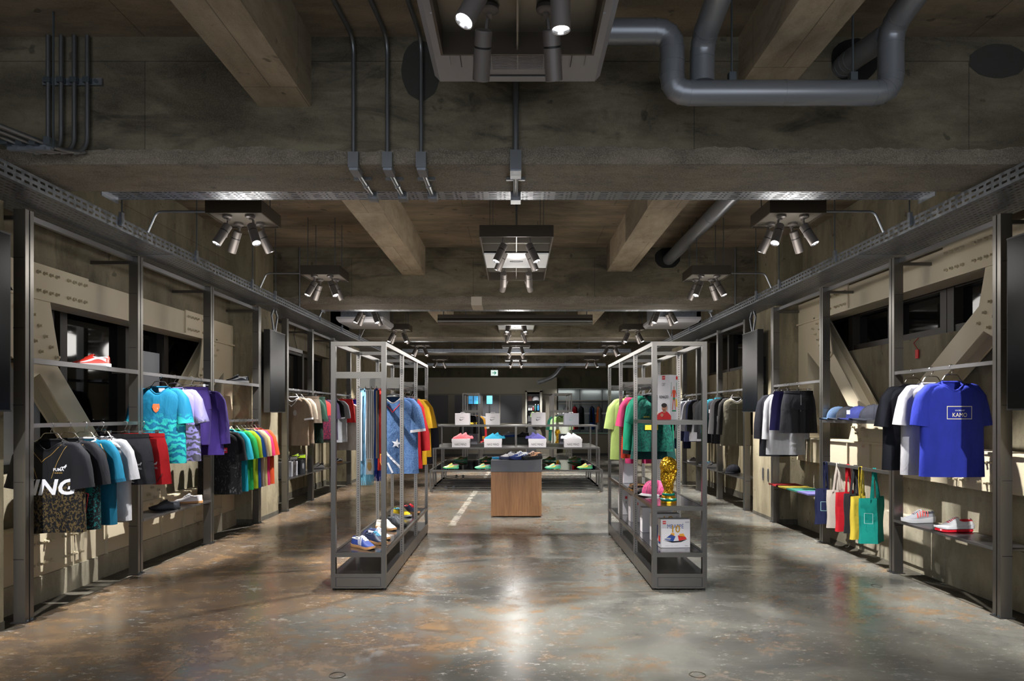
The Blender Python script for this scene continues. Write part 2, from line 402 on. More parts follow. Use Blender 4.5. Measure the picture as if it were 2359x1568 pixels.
def jag(x0, x1, y, z0, z1, amp, step=.03):
    mb = MB(); n = int((x1-x0)/step); top = []
    v = 0
    for i in range(n+1):
        v = .8*v+random.uniform(-1,1)*amp*.55; top.append(z1+v)
    rows = []
    for k in range(4):
        rows.append([(x0+(x1-x0)*i/n, y-(.012+random.uniform(0,.008) if 0 < k < 3 else .006 if k == 3 else 0.008), z0+(top[i]-z0)*k/3) for i in range(n+1)])
    rows.append([(x0+(x1-x0)*i/n, y+.02, top[i]+.004) for i in range(n+1)])
    rows.insert(0, [(x0+(x1-x0)*i/n, y+.3, z0-.001) for i in range(n+1)])
    return mb.grid(rows)
for i, (y0, y1) in enumerate(((4.475,5.01),(10.13,10.69),(14.75,15.27),(18.45,19.0),(23.7,24.2))):
    MB().box(-4.3, 4.3, y0, y1, 3.15, ZC).build('beam', M_beamface, cl)
    MB().box(-4.3, 4.3, y0, y1, 3.12, 3.15).build('beam_soffit', M_rough, cl)
    if i < 2: jag(-4.28, 4.28, y0, 3.122, 3.225, .018).build('hacked_edge', M_rough, cl)
MB().box(-.66, -.50, 10.105, 10.6, 3.095, 3.225).build('plaster_patch', mat('fresh_mortar',(176,166,150),.8,bump=.3,bscale=60), cl)
for (y0, y1, l, r) in ((-2.5,4.475,(-1.68,-1.34,3.50),(1.46,1.80,3.62)), (5.01,10.13,(-1.68,-1.34,3.55),(1.35,1.72,3.60)),
                       (10.69,14.75,(-1.66,-1.34,3.42),(1.34,1.68,3.42)), (15.27,18.45,(-1.66,-1.34,3.42),(1.34,1.68,3.42))):
    for (a, b, z) in (l, r): MB().box(a, b, y0, y1, z, ZC).build('joist', M_joist, cl)
# side walls, columns, upper spandrels, sills
wl = struct('wall_left', MB().box(-4.6, -4.3, -2.5, 27, -.2, ZC), M_wall)
wr = struct('wall_right', MB().box(4.3, 4.6, -2.5, 27, -.2, ZC), M_wall)
for s, w in ((-1, wl), (1, wr)):
    def bx(x0, x1, *a): return MB().box(min(s*x0,s*x1), max(s*x0,s*x1), *a)
    for (y0, y1) in ((3.7,4.80),(9.44,10.36),(14.75,15.75),(19.2,20.1)):
        bx(3.60, 4.3, y0, y1, -.05, ZC).build('column', M_column, w)
        bx(3.595, 4.3, y0-.004, y1+.004, -.05, .035).build('column_foot', M_recess, w)
    for (y0, y1) in ((-2.5,3.7),(4.8,9.44)):
        if s < 0:
            bx(3.95, 4.3, y0, y1, 2.66, ZC).build('spandrel', M_wall, w); bx(4.02, 4.3, y0, y1, -.05, 1.0).build('sill_wall', M_wall, w)
        else:
            bx(3.97, 4.3, y0, y1, 2.76, ZC).build('spandrel', M_wall, w); bx(4.14, 4.3, y0, y1, -.05, 2.27).build('sill_wall', M_wall, w)
            bx(3.99, 4.14, y0, y1, -.05, .86).build('curb', M_curb, w); bx(3.90, 3.99, y0, y1, -.05, .47).build('curb', M_curb, w)
            for q in range(4): bx(3.885, 3.90, y0+.25+q*1.15, y0+.95+q*1.15, .02, .43).build('curb_panel', M_curb, w)
    if s < 0: bx(3.86, 4.02, 4.8, 9.44, -.05, .17).build('curb', M_curb, w)
    if s < 0: bx(4.0, 4.3, 10.36, 14.75, 2.68, ZC).build('spandrel', M_wall, w); bx(4.1, 4.3, 10.36, 14.75, -.05, 1.88).build('sill_wall', M_column, w)
    else: bx(4.0, 4.3, 10.36, 14.75, 3.1, ZC).build('spandrel', M_wall, w); bx(4.1, 4.3, 10.36, 14.75, -.05, 2.3).build('sill_wall', M_column, w)
    bx(4.09, 4.3, 10.36, 14.75, -.05, .07).build('skirting', M_recess, w)
    for y in (11.1, 11.75, 12.45, 13.2, 13.9): bx(4.085, 4.1, y, y+.03, .07, 1.88 if s < 0 else 2.3).build('pilaster', M_column, w)
# night windows
def window(n, s, y0, y1, z0, z1, cuts, boards=()):
    g = lambda x: s*x
    def bx(x0, x1, *a): return MB().box(min(s*x0,s*x1), max(s*x0,s*x1), *a)
    o = struct('window_%d' % n, bx(4.26, 4.295, y0, y1, z0, z1), M_glassdark)
    for (a, b) in ((y0, y0+.07), (y1-.07, y1)): bx(4.18, 4.27, a, b, z0, z1).build('window_frame', M_frame_dark, o)
    for (a, b) in ((z0, z0+.07), (z1-.07, z1)): bx(4.18, 4.27, y0, y1, a, b).build('window_frame', M_frame_dark, o)
    for c in cuts: bx(4.17, 4.27, c-.05, c+.05, z0, z1).build('mullion', M_frame_dark, o)
    for (a, b, c, d) in boards: bx(4.20, 4.255, a, b, c, d).build('board', M_panelgrey, o)
    return o
w1 = window(1, -1, 4.8, 9.44, 1.0, 2.66, (6.12, 6.3, 7.35, 8.15), ((4.9,6.03,1.05,2.52),(7.4,8.05,1.3,2.2)))
mb = MB().cyl((-4.198,5.78,2.20),(-4.19,5.78,2.20),.05,18); mb.build('vent_cap', mat('vent_grey',(70,72,78),.5), w1)
for (y, z) in ((5.72,2.42),(5.9,2.42),(5.72,2.2),(5.9,2.2),(5.72,1.9),(5.9,1.9)): MB().cyl((-4.199,y,z),(-4.193,y,z),.008,8).build('screw', M_acd, w1)
window(2, 1, 4.8, 9.44, 2.27, 2.76, (5.7, 6.55, 6.66, 7.6, 8.5))
window(3, -1, 10.36, 14.75, 1.88, 2.68, (11.4, 12.4, 13.4))
window(4, 1, 10.36, 14.75, 2.3, 3.1, (11.4, 12.4, 13.4))
for z in (2.4, 2.48, 2.56, 2.64): MB().box(4.225, 4.235, 4.95, 5.65, z, z+.006).build('louvre_edge', M_frame_dark, bpy.data.objects['window_2'])

# seismic brace frames, beige steel
def hprof(mb, p, q, w, d, t=.02):
    p, q = Vector(p), Vector(q); ax = (q-p).normalized(); n = Vector((1,0,0)); a = ax.cross(n).normalized()
    pr = [(-w/2,-d/2),(w/2,-d/2),(w/2,-d/2+t),(t/2,-d/2+t),(t/2,d/2-t),(w/2,d/2-t),(w/2,d/2),(-w/2,d/2),(-w/2,d/2-t),(-t/2,d/2-t),(-t/2,-d/2+t),(-w/2,-d/2+t)]
    k = len(pr); vs = [e+a*u+n*v for e in (p,q) for u, v in pr]
    fs = [(i,(i+1)%k,(i+1)%k+k,i+k) for i in range(k)]+[(0,1,2,3,10,11),(3,4,9,10),(4,5,6,7,8,9)]
    fs += [tuple(i+k for i in reversed(f)) for f in fs[-3:]]
    return mb.add(vs, fs)
BOLT = MB(); BOLT.cyl((0,0,0),(.012,0,0),.016,6); BOLT.cyl((.012,0,0),(.035,0,0),.010,8); BOLT_ME = None
def brace_frame(s, label, ztop, zbot, apex, tops, gz):
    global BOLT_ME
    t = thing('steel_brace_frame', label, 'brace', (s*3.95, 7.1, -.05)); X = s*3.9; c = s*4.02
    def bx(x0, x1, *a): return MB().box(min(s*x0,s*x1), max(s*x0,s*x1), *a)
    y0, y1 = 4.82, 9.42
    wpart(t, 'top_beam', bx(3.90, 4.14, y0, y1, ztop[0], ztop[1]), M_beige)
    wpart(t, 'beam_flange', bx(3.87, 4.14, y0, y1, ztop[0]-.02, ztop[0]), M_beige)
    wpart(t, 'bottom_beam', bx(3.88, 4.14, y0, y1, zbot[0], zbot[1]), M_beige)
    wpart(t, 'beam_flange', bx(3.85, 4.14, y0, y1, zbot[1], zbot[1]+.02), M_beige)
    wpart(t, 'upright', bx(3.90, 4.14, y1-.3, y1, zbot[1]+.02, ztop[0]-.02), M_beige)
    wpart(t, 'upright', bx(3.90, 4.14, y0, y0+.2, zbot[1]+.02, ztop[0]-.02), M_beige)
    for (yy, zz) in tops:
        wpart(t, 'brace', hprof(MB(), (s*4.0, yy, zz), (s*4.0, apex[0]+(-.25 if yy < apex[0] else .25), apex[1]+.12), .21, .2), M_beige)
        d = 1 if yy < apex[0] else -1
        gp = [(yy-.25*d, zz+.02), (yy+.5*d, zz+.02), (yy+.62*d, zz-.45), (yy+.3*d, zz-.62), (yy-.12*d, zz-.35)]
        wpart(t, 'gusset_plate', MB().prism(gp, lambda u,v,e: Vector((s*(3.886+e), u, v)), .014), M_beige, recalc=True)
    ga = [(apex[0]-.62, zbot[1]+.02), (apex[0]+.62, zbot[1]+.02), (apex[0]+.4, apex[1]+.42), (apex[0]+.05, apex[1]+.3), (apex[0]-.05, apex[1]+.3), (apex[0]-.4, apex[1]+.42)]
    wpart(t, 'gusset_plate', MB().prism(ga, lambda u,v,e: Vector((s*(3.884+e), u, v)), .016), M_beige, recalc=True)
    spots = []
    for (ya, zc, dz) in gz:
        wpart(t, 'splice_plate', bx(3.862 if zc < 1.3 else 3.884, 3.90, ya-.36, ya+.36, zc-dz-.07, zc+dz+.07), M_beige)
        for k in range(8):
            for e in (-1, 1): spots.append((ya-.30+k*.075+(.075 if k > 3 else 0), zc+e*dz, 3.862 if zc < 1.3 else 3.884))
    for d in (-1, 1):
        for k in range(4):
            for e in (0, .11): spots.append((apex[0]+d*(.2+k*.075+e*.5), apex[1]+.02+k*.07-e, 3.884))
    for (yy, zz) in tops:
        d = 1 if yy < apex[0] else -1
        for k in range(6):
            for e in (0, .12): spots.append((yy+d*(.10+k*.07+e), zz-.08-k*.08+e*.4, 3.886))
    for q in range(9): wpart(t, 'stiffener', bx(3.858, 3.885, 4.95+q*.5, 4.965+q*.5, zbot[0], zbot[1]), M_beige)
    for (y, z, x) in spots:
        if BOLT_ME is None: b0 = BOLT.build('bolt', M_beige, t); BOLT_ME = b0
        else: b0 = share(BOLT_ME, t, (0,0,0))
        b0.parent = t; b0.location = Vector((s*x, y, z))-LOC[t.name]; b0.rotation_euler = (0, 0, pi if s < 0 else 0)
        if s > 0: b0.rotation_euler = (0,0,pi)
        else: b0.rotation_euler = (0,0,0)
    return t
brace_frame(-1, 'beige bolted steel brace frame against the left wall windows', (2.44,2.70), (.17,.56), (7.0,.62), ((5.2,2.40),(8.98,2.40)), ((5.85,2.57,.075),(8.4,2.57,.075),(5.75,.36,.085),(8.6,.36,.085)))
brace_frame(1, 'beige bolted steel brace frame against the right wall below high windows', (2.72,2.99), (.86,1.16), (7.35,1.22), ((5.15,2.68),(9.0,2.68)), ((5.85,2.86,.075),(8.35,2.86,.075),(5.75,1.01,.085)))

# ------------------------------------------------------------------ perforated cable trays
def perforated(cols, rows):
    """cols/rows: list of (start, end, is_hole_candidate); a quad is left out where both are candidates"""
    mb = MB(); xs = [cols[0][0]]+[c[1] for c in cols]; ys = [rows[0][0]]+[r[1] for r in rows]
    n = len(xs); mb.v = [(x, y, 0) for y in ys for x in xs]
    for j, r in enumerate(rows):
        for i, c in enumerate(cols):
            if not (c[2] and r[2]): mb.f.append((j*n+i, j*n+i+1, (j+1)*n+i+1, (j+1)*n+i))
    return mb
def bands(a, b, pitch, hole, margin=.02):
    out = []; n = max(1,int((b-a-2*margin)/pitch)); p = (b-a-2*margin)/n; x = a
    out.append((a, a+margin+(p-hole)/2, False)); x = a+margin+(p-hole)/2
    for i in range(n):
        out.append((x, x+hole, True)); x += hole
        e = x+(p-hole) if i < n-1 else b
        out.append((x, e, False)); x = e
    return out
def long_tray(s, label):
    xi, xo, z = s*3.215, s*3.72, 2.985
    t = thing('cable_tray', label, 'cable tray', (s*3.46, 10, z))
    mb = perforated(bands(min(xi,xo), max(xi,xo), .046, .013), bands(1.2, 22, .056, .036)); mb.v = [(x,y,z) for x,y,_ in mb.v]
    wpart(t, 'tray_base', mb, M_galv)
    for x, h in ((xi,.10),(xo,.10)):
        mb = perforated(bands(1.2, 22, .075, .048), bands(0, h, .04, .016, .008)); mb.v = [(x,u,z+v) for u,v,_ in mb.v]
        wpart(t, 'side_rail', mb, M_galv)
    for y in (3.1, 6.4, 9.2, 12.2, 15.2):
        wpart(t, 'joint_plate', MB().box(min(xi,xo)-.004, max(xi,xo)+.004, y, y+.16, z-.004, z-.0005), M_galv)
    for y in (2.2, 3.6, 5.55, 6.85, 8.3, 9.1, 11.2, 12.6, 14.0, 16.5):
        wpart(t, 'hanging_rod', MB().cyl((xi-s*.015,y,z+.06),(xi-s*.015,y,ZC if not(4.475<y<5.01) else 3.1), .006, 6), M_rod)
        wpart(t, 'rod_clip', MB().box(xi-.012-s*.012, xi+.012-s*.012, y-.02, y+.02, z+.03, z+.14), M_galv)
    return t
long_tray(-1, 'galvanised perforated cable tray running above the left wall frames')
long_tray(1, 'galvanised perforated cable tray running above the right wall frames')
def cross_tray(y0, z, x0, x1, label, w=.2):
    t = thing('cable_tray', label, 'cable tray', (0, y0, z))
    cols = []; x = x0
    while x < x1-.17:
        cols += [(x,x+.035,0),(x+.035,x+.095,1),(x+.095,x+.115,0),(x+.115,x+.13,2),(x+.13,x+.145,0),(x+.145,x+.16,2),(x+.16,x+.165,0)]; x += .165
    cols.append((x, x1, 0))
    nr = 5; rows = []; y = y0
    for i in range(nr):
        rows += [(y, y+.5*w/nr, 0), (y+.5*w/nr, y+.78*w/nr, 1), (y+.78*w/nr, y+w/nr, 0)]; y += w/nr
    mb = MB(); xs = [cols[0][0]]+[c[1] for c in cols]; ys = [rows[0][0]]+[r[1] for r in rows]; n = len(xs)
    mb.v = [(a, b, z) for b in ys for a in xs]
    for j, r in enumerate(rows):
        for i, c in enumerate(cols):
            if c[2] and r[2]: continue
            mb.f.append((j*n+i, j*n+i+1, (j+1)*n+i+1, (j+1)*n+i))
    wpart(t, 'tray_base', mb, M_galv)
    for yy in (y0, y0+w):
        mb = perforated(bands(x0, x1, .075, .045), bands(0, .09, .04, .016, .008)); mb.v = [(u,yy,z+v) for u,v,_ in mb.v]
        wpart(t, 'side_rail', mb, M_galv)
    for x in (x0+.3, -1.7, -.6, .7, 1.7, x1-.3):
        wpart(t, 'hanging_rod', MB().cyl((x,y0+w+.02,z+.02),(x,y0+w+.02,ZC),.006,6), M_rod)
        wpart(t, 'rod_clip', MB().box(x-.014,x+.014,y0+w,y0+w+.03,z+.02,z+.13), M_galv)
    for x, d in ((x0,-1),(x1,1)):
        wpart(t, 'end_bracket', MB().box(min(x,x+d*.006),max(x,x+d*.006),y0-.004,y0+w+.004,z-.03,z+.09), M_galv)
cross_tray(5.02, 3.125, -3.04, 3.08, 'galvanised perforated cross tray behind the nearest concrete beam')
cross_tray(10.70, 3.125, -3.04, 3.08, 'galvanised cross tray behind the second concrete beam')
cross_tray(15.3, 3.12, -3.0, 3.05, 'galvanised cross tray past the third concrete beam')
cross_tray(18.1, 3.12, -3.0, 3.05, 'galvanised cross tray beyond the fourth group of spotlights')
cross_tray(23.2, 3.12, -3.0, 3.05, 'galvanised cross tray deepest in the shop near the exit sign')

# ------------------------------------------------------------------ round ducts, conduits, rods
def fillet(pts, r, n=4):
    pts = [Vector(p) for p in pts]; out = [pts[0]]
    for i in range(1, len(pts)-1):
        a = (pts[i-1]-pts[i]).normalized(); b = (pts[i+1]-pts[i]).normalized()
        p, q = pts[i]+a*r, pts[i]+b*r
        for k in range(n+1):
            u = k/n; out.append(p*(1-u)**2+pts[i]*2*u*(1-u)+q*u*u)
    out.append(pts[-1]); return out
def duct(label, pts, r, bend, loc, seams=(), hangers=(), seg=4):
    t = thing('duct', label, 'duct', loc)
    wpart(t, 'pipe', MB().tube(fillet(pts, bend, seg), r, 24), M_duct, smooth=True, sharp=30)
    path = fillet(pts, bend, seg)
    for i in range(1, len(path)-1):
        d = (path[i+1]-path[i-1]).normalized()
        wpart(t, 'seam_ring', MB().tube([path[i]-d*.003, path[i]+d*.003], r*1.025, 24), M_duct, smooth=True)
    for (p, q) in seams:
        d = (Vector(q)-Vector(p)).normalized()
        wpart(t, 'seam_ring', MB().tube([Vector(p)-d*.005, Vector(p)+d*.005], r*1.03, 24), M_duct, smooth=True)
    for h in hangers:
        wpart(t, 'hanging_rod', MB().cyl(h, (h[0],h[1],ZC), .006, 6), M_rod)
        wpart(t, 'pipe_clamp', MB().box(h[0]-.02,h[0]+.02,h[1]-.02,h[1]+.02,h[2]-.03,h[2]+.03), M_rod)
    return t
r = .070
duct('grey duct pipe bent in a U under the ceiling beside the air conditioner', [(.50,3.95,3.70),(.905,3.95,3.70),(.905,3.95,3.345),(2.17,3.95,3.345),(2.17,3.95,3.72),(2.17,3.1,3.88)], r, .10, (1.5,3.95,3.28),
     (((1.55,3.95,3.345),(2,3.95,3.345)),((.905,3.95,3.52),(.905,3.95,3.4))), ((1.25,3.95,3.43),(1.95,3.95,3.43)))
duct('grey duct pipe rising from the U-bend toward the camera', [(1.08,3.95,3.40),(1.08,3.95,3.64),(1.08,2.9,3.86)], r, .10, (1.08,3.95,3.4))
duct('grey duct pipe entering the round hole in the nearest beam', [(2.17,3.99,3.70),(2.14,4.44,3.76),(2.14,4.7,3.76)], r, .1, (2.17,4.2,3.7))
def beam_hole(x, z, y, rx, rz):
    mb = MB(); n = 22
    a = [(x+rx*cos(2*pi*k/n)*random.uniform(.95,1.05), y-.004, z+rz*sin(2*pi*k/n)*random.uniform(.95,1.05)) for k in range(n)]
    b = [(x+.6*rx*cos(2*pi*k/n), y-.002, z+.6*rz*sin(2*pi*k/n)) for k in range(n)]
    mb.add(a+b, [(k,(k+1)%n,(k+1)%n+n,k+n) for k in range(n)]+[tuple(range(n,2*n))])
    return mb
M_hole = mat('hole_dark', (16,15,14), .95); M_patchgrey = mat('mortar_patch', (52,52,46), .9, bump=.4, bscale=40)
beam_hole(2.22, 3.80, 4.475, .16, .145).build('sleeve_hole', M_hole, cl)
beam_hole(3.16, 3.80, 4.475, .19, .115).build('mortar_patch', M_patchgrey, cl)
beam_hole(-.62, 3.74, 4.475, .13, .20).build('mortar_patch', M_patchgrey, cl)
beam_hole(2.25, 3.80, 10.13, .19, .155).build('sleeve_hole', M_hole, cl)
beam_hole(3.12, 3.80, 10.13, .18, .14).build('mortar_patch', mat('mortar_patch_brown',(84,76,62),.9,bump=.4,bscale=40), cl)
duct('long grey duct pipe running into the second beam on the right', [(2.27,5.3,3.78),(2.27,10.2,3.78)], .085, .1, (2.27,7,3.7), (((2.27,7.9,3.78),(2.27,9,3.78)),), ((2.27,6.6,3.86),(2.27,9.3,3.86)))
t = thing('air_curtain_pipe', 'wide brushed steel pipe across the aisle behind the middle light frame', 'pipe', (0,12.3,3.1))
wpart(t, 'pipe', MB().tube([(-1.4,12.3,3.16),(1.38,12.3,3.16)], .075, 20), M_steelx, smooth=True)
wpart(t, 'cover', MB().box(-1.4,1.38,12.24,12.36,3.19,3.27), M_box)
for x in (-1.3,-.9,.9,1.28): wpart(t, 'hanging_rod', MB().cyl((x,12.3,3.2),(x,12.3,ZC),.008,6), M_rod)

def conduit(label, pts, r=.013, bend=.09, bits=None):
    t = thing('conduit', label, 'conduit', tuple(pts[0]))
    wpart(t, 'pipe', MB().tube(fillet(pts, bend, 5), r, 10), M_conduit, smooth=True)
    for b in (bits or ()): b(t)
    return t
names = ['leftmost of the three conduits running down the nearest beam beside the air conditioner', 'middle of the three conduits running down the nearest beam left of centre', 'third conduit from the left down the nearest beam close to the air conditioner']
for i, x in enumerate((-1.055,-.835,-.615)):
    def bits(t, x=x):
        wpart(t, 'conduit_box', MB().box(x-.033,x+.033,4.425,4.474,3.09,3.19), M_conduit)
        wpart(t, 'elbow_cover', MB().box(x-.028,x+.028,4.44,4.58,3.075,3.118), M_galv)
        wpart(t, 'conduit_tail', MB().tube([(x,4.57,3.098),(x,5.06,3.098)], .016, 10), M_conduit, smooth=True)
        wpart(t, 'coupling', MB().tube([(x,4.80,3.098),(x,4.84,3.098)], .021, 10), M_conduit, smooth=True)
        wpart(t, 'saddle_clip', MB().box(x-.06,x+.06,4.70,4.725,3.10,3.12), M_conduit)
        wpart(t, 'connector', MB().box(x-.033,x+.033,5.02,5.1,3.07,3.124), M_conduit)
    conduit(names[i], [(x-.1,2.6,3.935),(x,4.445,3.935),(x,4.445,3.15)], .014, .12, (bits,))
def bits(t):
    wpart(t, 'conduit_box', MB().box(-.037,.037,4.42,4.474,3.08,3.2), M_conduit)
    wpart(t, 'elbow_cover', MB().box(-.036,.036,4.44,4.6,3.07,3.118), M_galv)
    wpart(t, 'conduit_tail', MB().tube([(0,4.6,3.098),(0,5.06,3.098)], .018, 10), M_conduit, smooth=True)
    wpart(t, 'saddle_clip', MB().box(-.065,.065,4.7,4.725,3.10,3.12), M_conduit)
    wpart(t, 'connector', MB().box(-.037,.037,5.02,5.12,3.06,3.124), M_conduit)
conduit('single thick conduit down the nearest beam below the air conditioner', [(0,4.44,3.8),(0,4.44,3.15)], .02, .05, (bits,))
for i, (x, lab) in enumerate(((-3.04,'leftmost'),(-2.955,'second from the left'),(-2.87,'third from the left'),(-2.785,'rightmost'))):
    xl = -3.22-.0+i*.085-.13
    conduit('%s of four bundled grey conduits at the upper left beam' % lab, [(x,4.44,3.95),(x,4.44,3.195),(x-.06,4.36,3.155),(x-.30,3.7,3.165),(x-.75,2.3,3.20)], .0135, .09)
t = thing('conduit_rail', 'slotted steel rail clamping four conduits to the upper left beam', 'rail', (-2.9,4.46,3.65))
wpart(t, 'rail', MB().box(-3.09,-2.70,4.455,4.474,3.635,3.68), M_galv)
for x in (-3.04,-2.955,-2.87,-2.785): wpart(t, 'pipe_clamp', MB().box(x-.022,x+.022,4.42,4.457,3.64,3.675), M_rod)
for x in (-3.07,-2.735): wpart(t, 'anchor_bolt', MB().cyl((x,4.457,3.657),(x,4.44,3.657),.012,8), M_rod)
t = thing('conduit_trapeze', 'small steel trapeze hanging on two rods under the left conduits', 'trapeze', (-3.0,4.0,3.13))
wpart(t, 'channel', MB().box(-3.13,-2.86,4.20,4.23,3.115,3.145), M_galv)
for x in (-3.25,-2.84): wpart(t, 'hanging_rod', MB().cyl((x,4.195,3.12),(x,4.195,ZC),.007,6), M_rod)
for x in (-3.12,-3.03,-2.95,-2.86): wpart(t, 'pipe_clamp', MB().box(x-.02,x+.02,4.16,4.23,3.135,3.18), M_rod)
for (x,lab) in ((-3.2,'left'),(3.25,'right')):
    t = thing('conduit', 'thin vertical conduit on the second beam at the far %s' % lab, 'conduit', (x,10.1,3))
    wpart(t, 'pipe', MB().tube([(x,10.11,3.08),(x,10.11,3.95)], .012, 8), M_conduit, smooth=True)

# ------------------------------------------------------------------ air conditioner cassette
def cassette(label, xc, y0, y1, w, z, full=True):
    t = thing('air_conditioner', label, 'air conditioner', (xc,(y0+y1)/2,z)); a, b = xc-w/2, xc+w/2
    mb = MB(); m = .035
    mb.add([(a+m,y0+m,z),(b-m,y0+m,z),(b-m,y1-m,z),(a+m,y1-m,z),(a,y0,z+.05),(b,y0,z+.05),(b,y1,z+.05),(a,y1,z+.05),(a,y0,z+.09),(b,y0,z+.09),(b,y1,z+.09),(a,y1,z+.09)],
           [(0,1,2,3),(0,4,5,1),(1,5,6,2),(2,6,7,3),(3,7,4,0),(4,8,9,5),(5,9,10,6),(6,10,11,7),(7,11,8,4),(8,11,10,9)])
    wpart(t, 'panel', mb, M_acw)
    wpart(t, 'casing', MB().box(a+.06,b-.06,y0+.06,y1-.06,z+.09,ZC-.15), M_galv)
    for x in (a+.12,b-.12):
        for y in (y0+.12,y1-.12): wpart(t, 'hanging_rod', MB().cyl((x,y,ZC-.2),(x,y,ZC),.006,6), M_rod)
    if not full: return t
    wpart(t, 'grille_frame', MB().box(a+.2,b-.2,y0+.2,y1-.15,z-.008,z-.001), M_acw)
    wpart(t, 'grille_recess', MB().box(a+.24,b-.24,y0+.24,y1-.19,z-.0105,z-.007), M_acd)
    n = 34
    for k in range(n):
        y = y1-.20-k*.0135
        wpart(t, 'grille_slat', MB().box(a+.24,b-.24,y-.003,y+.003,z-.014,z-.008), M_acw)
    for x in (xc-.14,xc,xc+.14): wpart(t, 'grille_rib', MB().box(x-.003,x+.003,y0+.24,y1-.19,z-.016,z-.008), M_acw)
    wpart(t, 'outlet_flap', MB().box(xc-.24,xc+.24,y1-.115,y1-.045,z-.006,z), M_acd)
    wpart(t, 'outlet_flap', MB().box(xc-.235,xc+.235,y1-.108,y1-.052,z-.009,z-.004), M_acw)
    for x in (a+.06,b-.115): wpart(t, 'outlet_flap', MB().box(x,x+.055,y0+.24,y1-.22,z-.006,z), M_acw)
    for x in (a+.17,b-.19): wpart(t, 'corner_seam', MB().box(x,x+.004,y1-.34,y1-.2,z-.002,z+.001), M_acd)
    return t
cassette('grey ceiling air conditioner cassette behind the nearest light frame', .01, 3.0, 3.95, .955, 3.395)
cassette('pale air conditioner cassette above the far left wall spotlights', -2.65, 11.6, 12.6, .8, 3.05, False)
cassette('pale air conditioner cassette above the far right wall spotlights', 2.75, 11.6, 12.6, .8, 3.05, False)
# ================================================================== spotlight boxes
_HEAD = {}
def head_meshes():
    if _HEAD: return _HEAD
    b = MB().lathe([(.0,.075),(.036,.075),(.039,.07),(.039,.012)], n=20)
    b.lathe([(.039,.012),(.036,.011),(.036,.004),(.039,.003),(.039,-.128),(.0365,-.13),(.034,-.118)], n=20)
    _HEAD['barrel'] = b
    _HEAD['reflector'] = MB().lathe([(.0345,-.128),(.027,-.112),(.024,-.105)], n=20)
    _HEAD['lens'] = MB().lathe([(.030,-.119),(.0,-.117)], n=20)
    _HEAD['band'] = MB().lathe([(.0375,.012),(.0375,.003)], n=20)
    return _HEAD
_HO = {}
def spot_head(t, pos, aim, power, radius=.018, size=46, near=True):
    """pos: pivot in world; aim: world target"""
    base = LOC[t.name]; d = (Vector(aim)-Vector(pos)).normalized(); q = Vector((0,0,-1)).rotation_difference(d)
    H = head_meshes()
    def mk(name, key, m, parent):
        if key not in _HO:
            _HO[key] = H[key].build(name, m, parent, smooth=True, sharp=30); return _HO[key]
        o = share(_HO[key], parent, (0,0,0)); o.name = name; return o
    o = mk('spotlight', 'barrel', M_lamp, t); o.location = Vector(pos)-base; o.rotation_mode = 'QUATERNION'; o.rotation_quaternion = q
    mk('lens', 'lens', M_lens, o); mk('reflector', 'reflector', M_reflect, o)
    if near: mk('band', 'band', M_black, o)
    if power:
        ld = bpy.data.lights.new('spot_beam', 'SPOT'); ld.energy = power; ld.spot_size = radians(size); ld.spot_blend = .7; ld.shadow_soft_size = radius
        ld.color = (1,.982,.96)
        lo = bpy.data.objects.new('spot_beam', ld); COL.objects.link(lo); lo.parent = o; lo.location = (0,0,-.135)
    return o
def lamp_arm(t, pos, ztop, side=1):
    x, y, z = pos
    mb = MB(); mb.lathe([(0,-.028),(.03,-.028),(.042,-.02),(.042,-.004),(.0,-.004)], (x-side*.03,y,ztop), 18)
    wpart(t, 'lamp_mount', mb, M_lamp, smooth=True)
    wpart(t, 'lamp_arm', MB().bar((x-side*.02,y+.046,ztop-.026),(x,y+.046,z-.035),.012,.03).bar((x-side*.03,y,ztop-.03),(x-side*.03,y+.046,ztop-.03),.02,.012), M_lamp)
def added_fill(t, x, y, z, w):  # weak fill light added below a fixture to lift ceiling and walls
    ld = bpy.data.lights.new('added_fill_light', 'POINT'); ld.energy = w; ld.shadow_soft_size = .22; ld.specular_factor = .1; ld.color = (1,.96,.91)
    lo = bpy.data.objects.new('added_fill_light', ld); COL.objects.link(lo); lo.parent = t; lo.location = Vector((x,y,z))-LOC[t.name]
FILL = 4.2
def small_box(label, s, y0, aims, Z=3.23, S=.49, power=KW, near=True):
    xc = s*2.445; yc = y0+S/2; t = thing('spotlight_box', label, 'spotlight', (xc,yc,Z), group='square spotlight boxes along the side walls')
    a, b, h = xc-S/2, xc+S/2, .115
    mb = MB()
    mb.box(a,b,y0,y0+.012,Z,Z+h).box(a,b,y0+S-.012,y0+S,Z,Z+h).box(a,a+.012,y0+.012,y0+S-.012,Z,Z+h).box(b-.012,b,y0+.012,y0+S-.012,Z,Z+h)
    wpart(t, 'housing', mb, M_box)
    wpart(t, 'housing_base', MB().box(a+.008,b-.008,y0+.008,y0+S-.008,Z+.012,Z+.03), M_boxin)
    for dx in (-.17,.17):
        for dy in (-.17,.17): wpart(t, 'hanging_rod', MB().cyl((xc+dx,yc+dy,Z+.03),(xc+dx,yc+dy,ZC),.005,6), M_rod)
    if near:
        wpart(t, 'conduit', MB().tube(fillet([(xc+s*S/2,y0+.03,Z+.02),(s*3.12,y0+.03,Z+.02),(s*3.2,y0+.03,Z-.16)],.05,4),.010,8), M_conduit, smooth=True)
    for (dx, dy, aim, p) in aims:
        pos = (xc+dx, yc+dy, Z-.135); lamp_arm(t, pos, Z+.012, 1 if dx > 0 else -1)
        spot_head(t, pos, aim, p*power, near=near)
    added_fill(t, xc, yc, Z-.42, FILL)
    return t
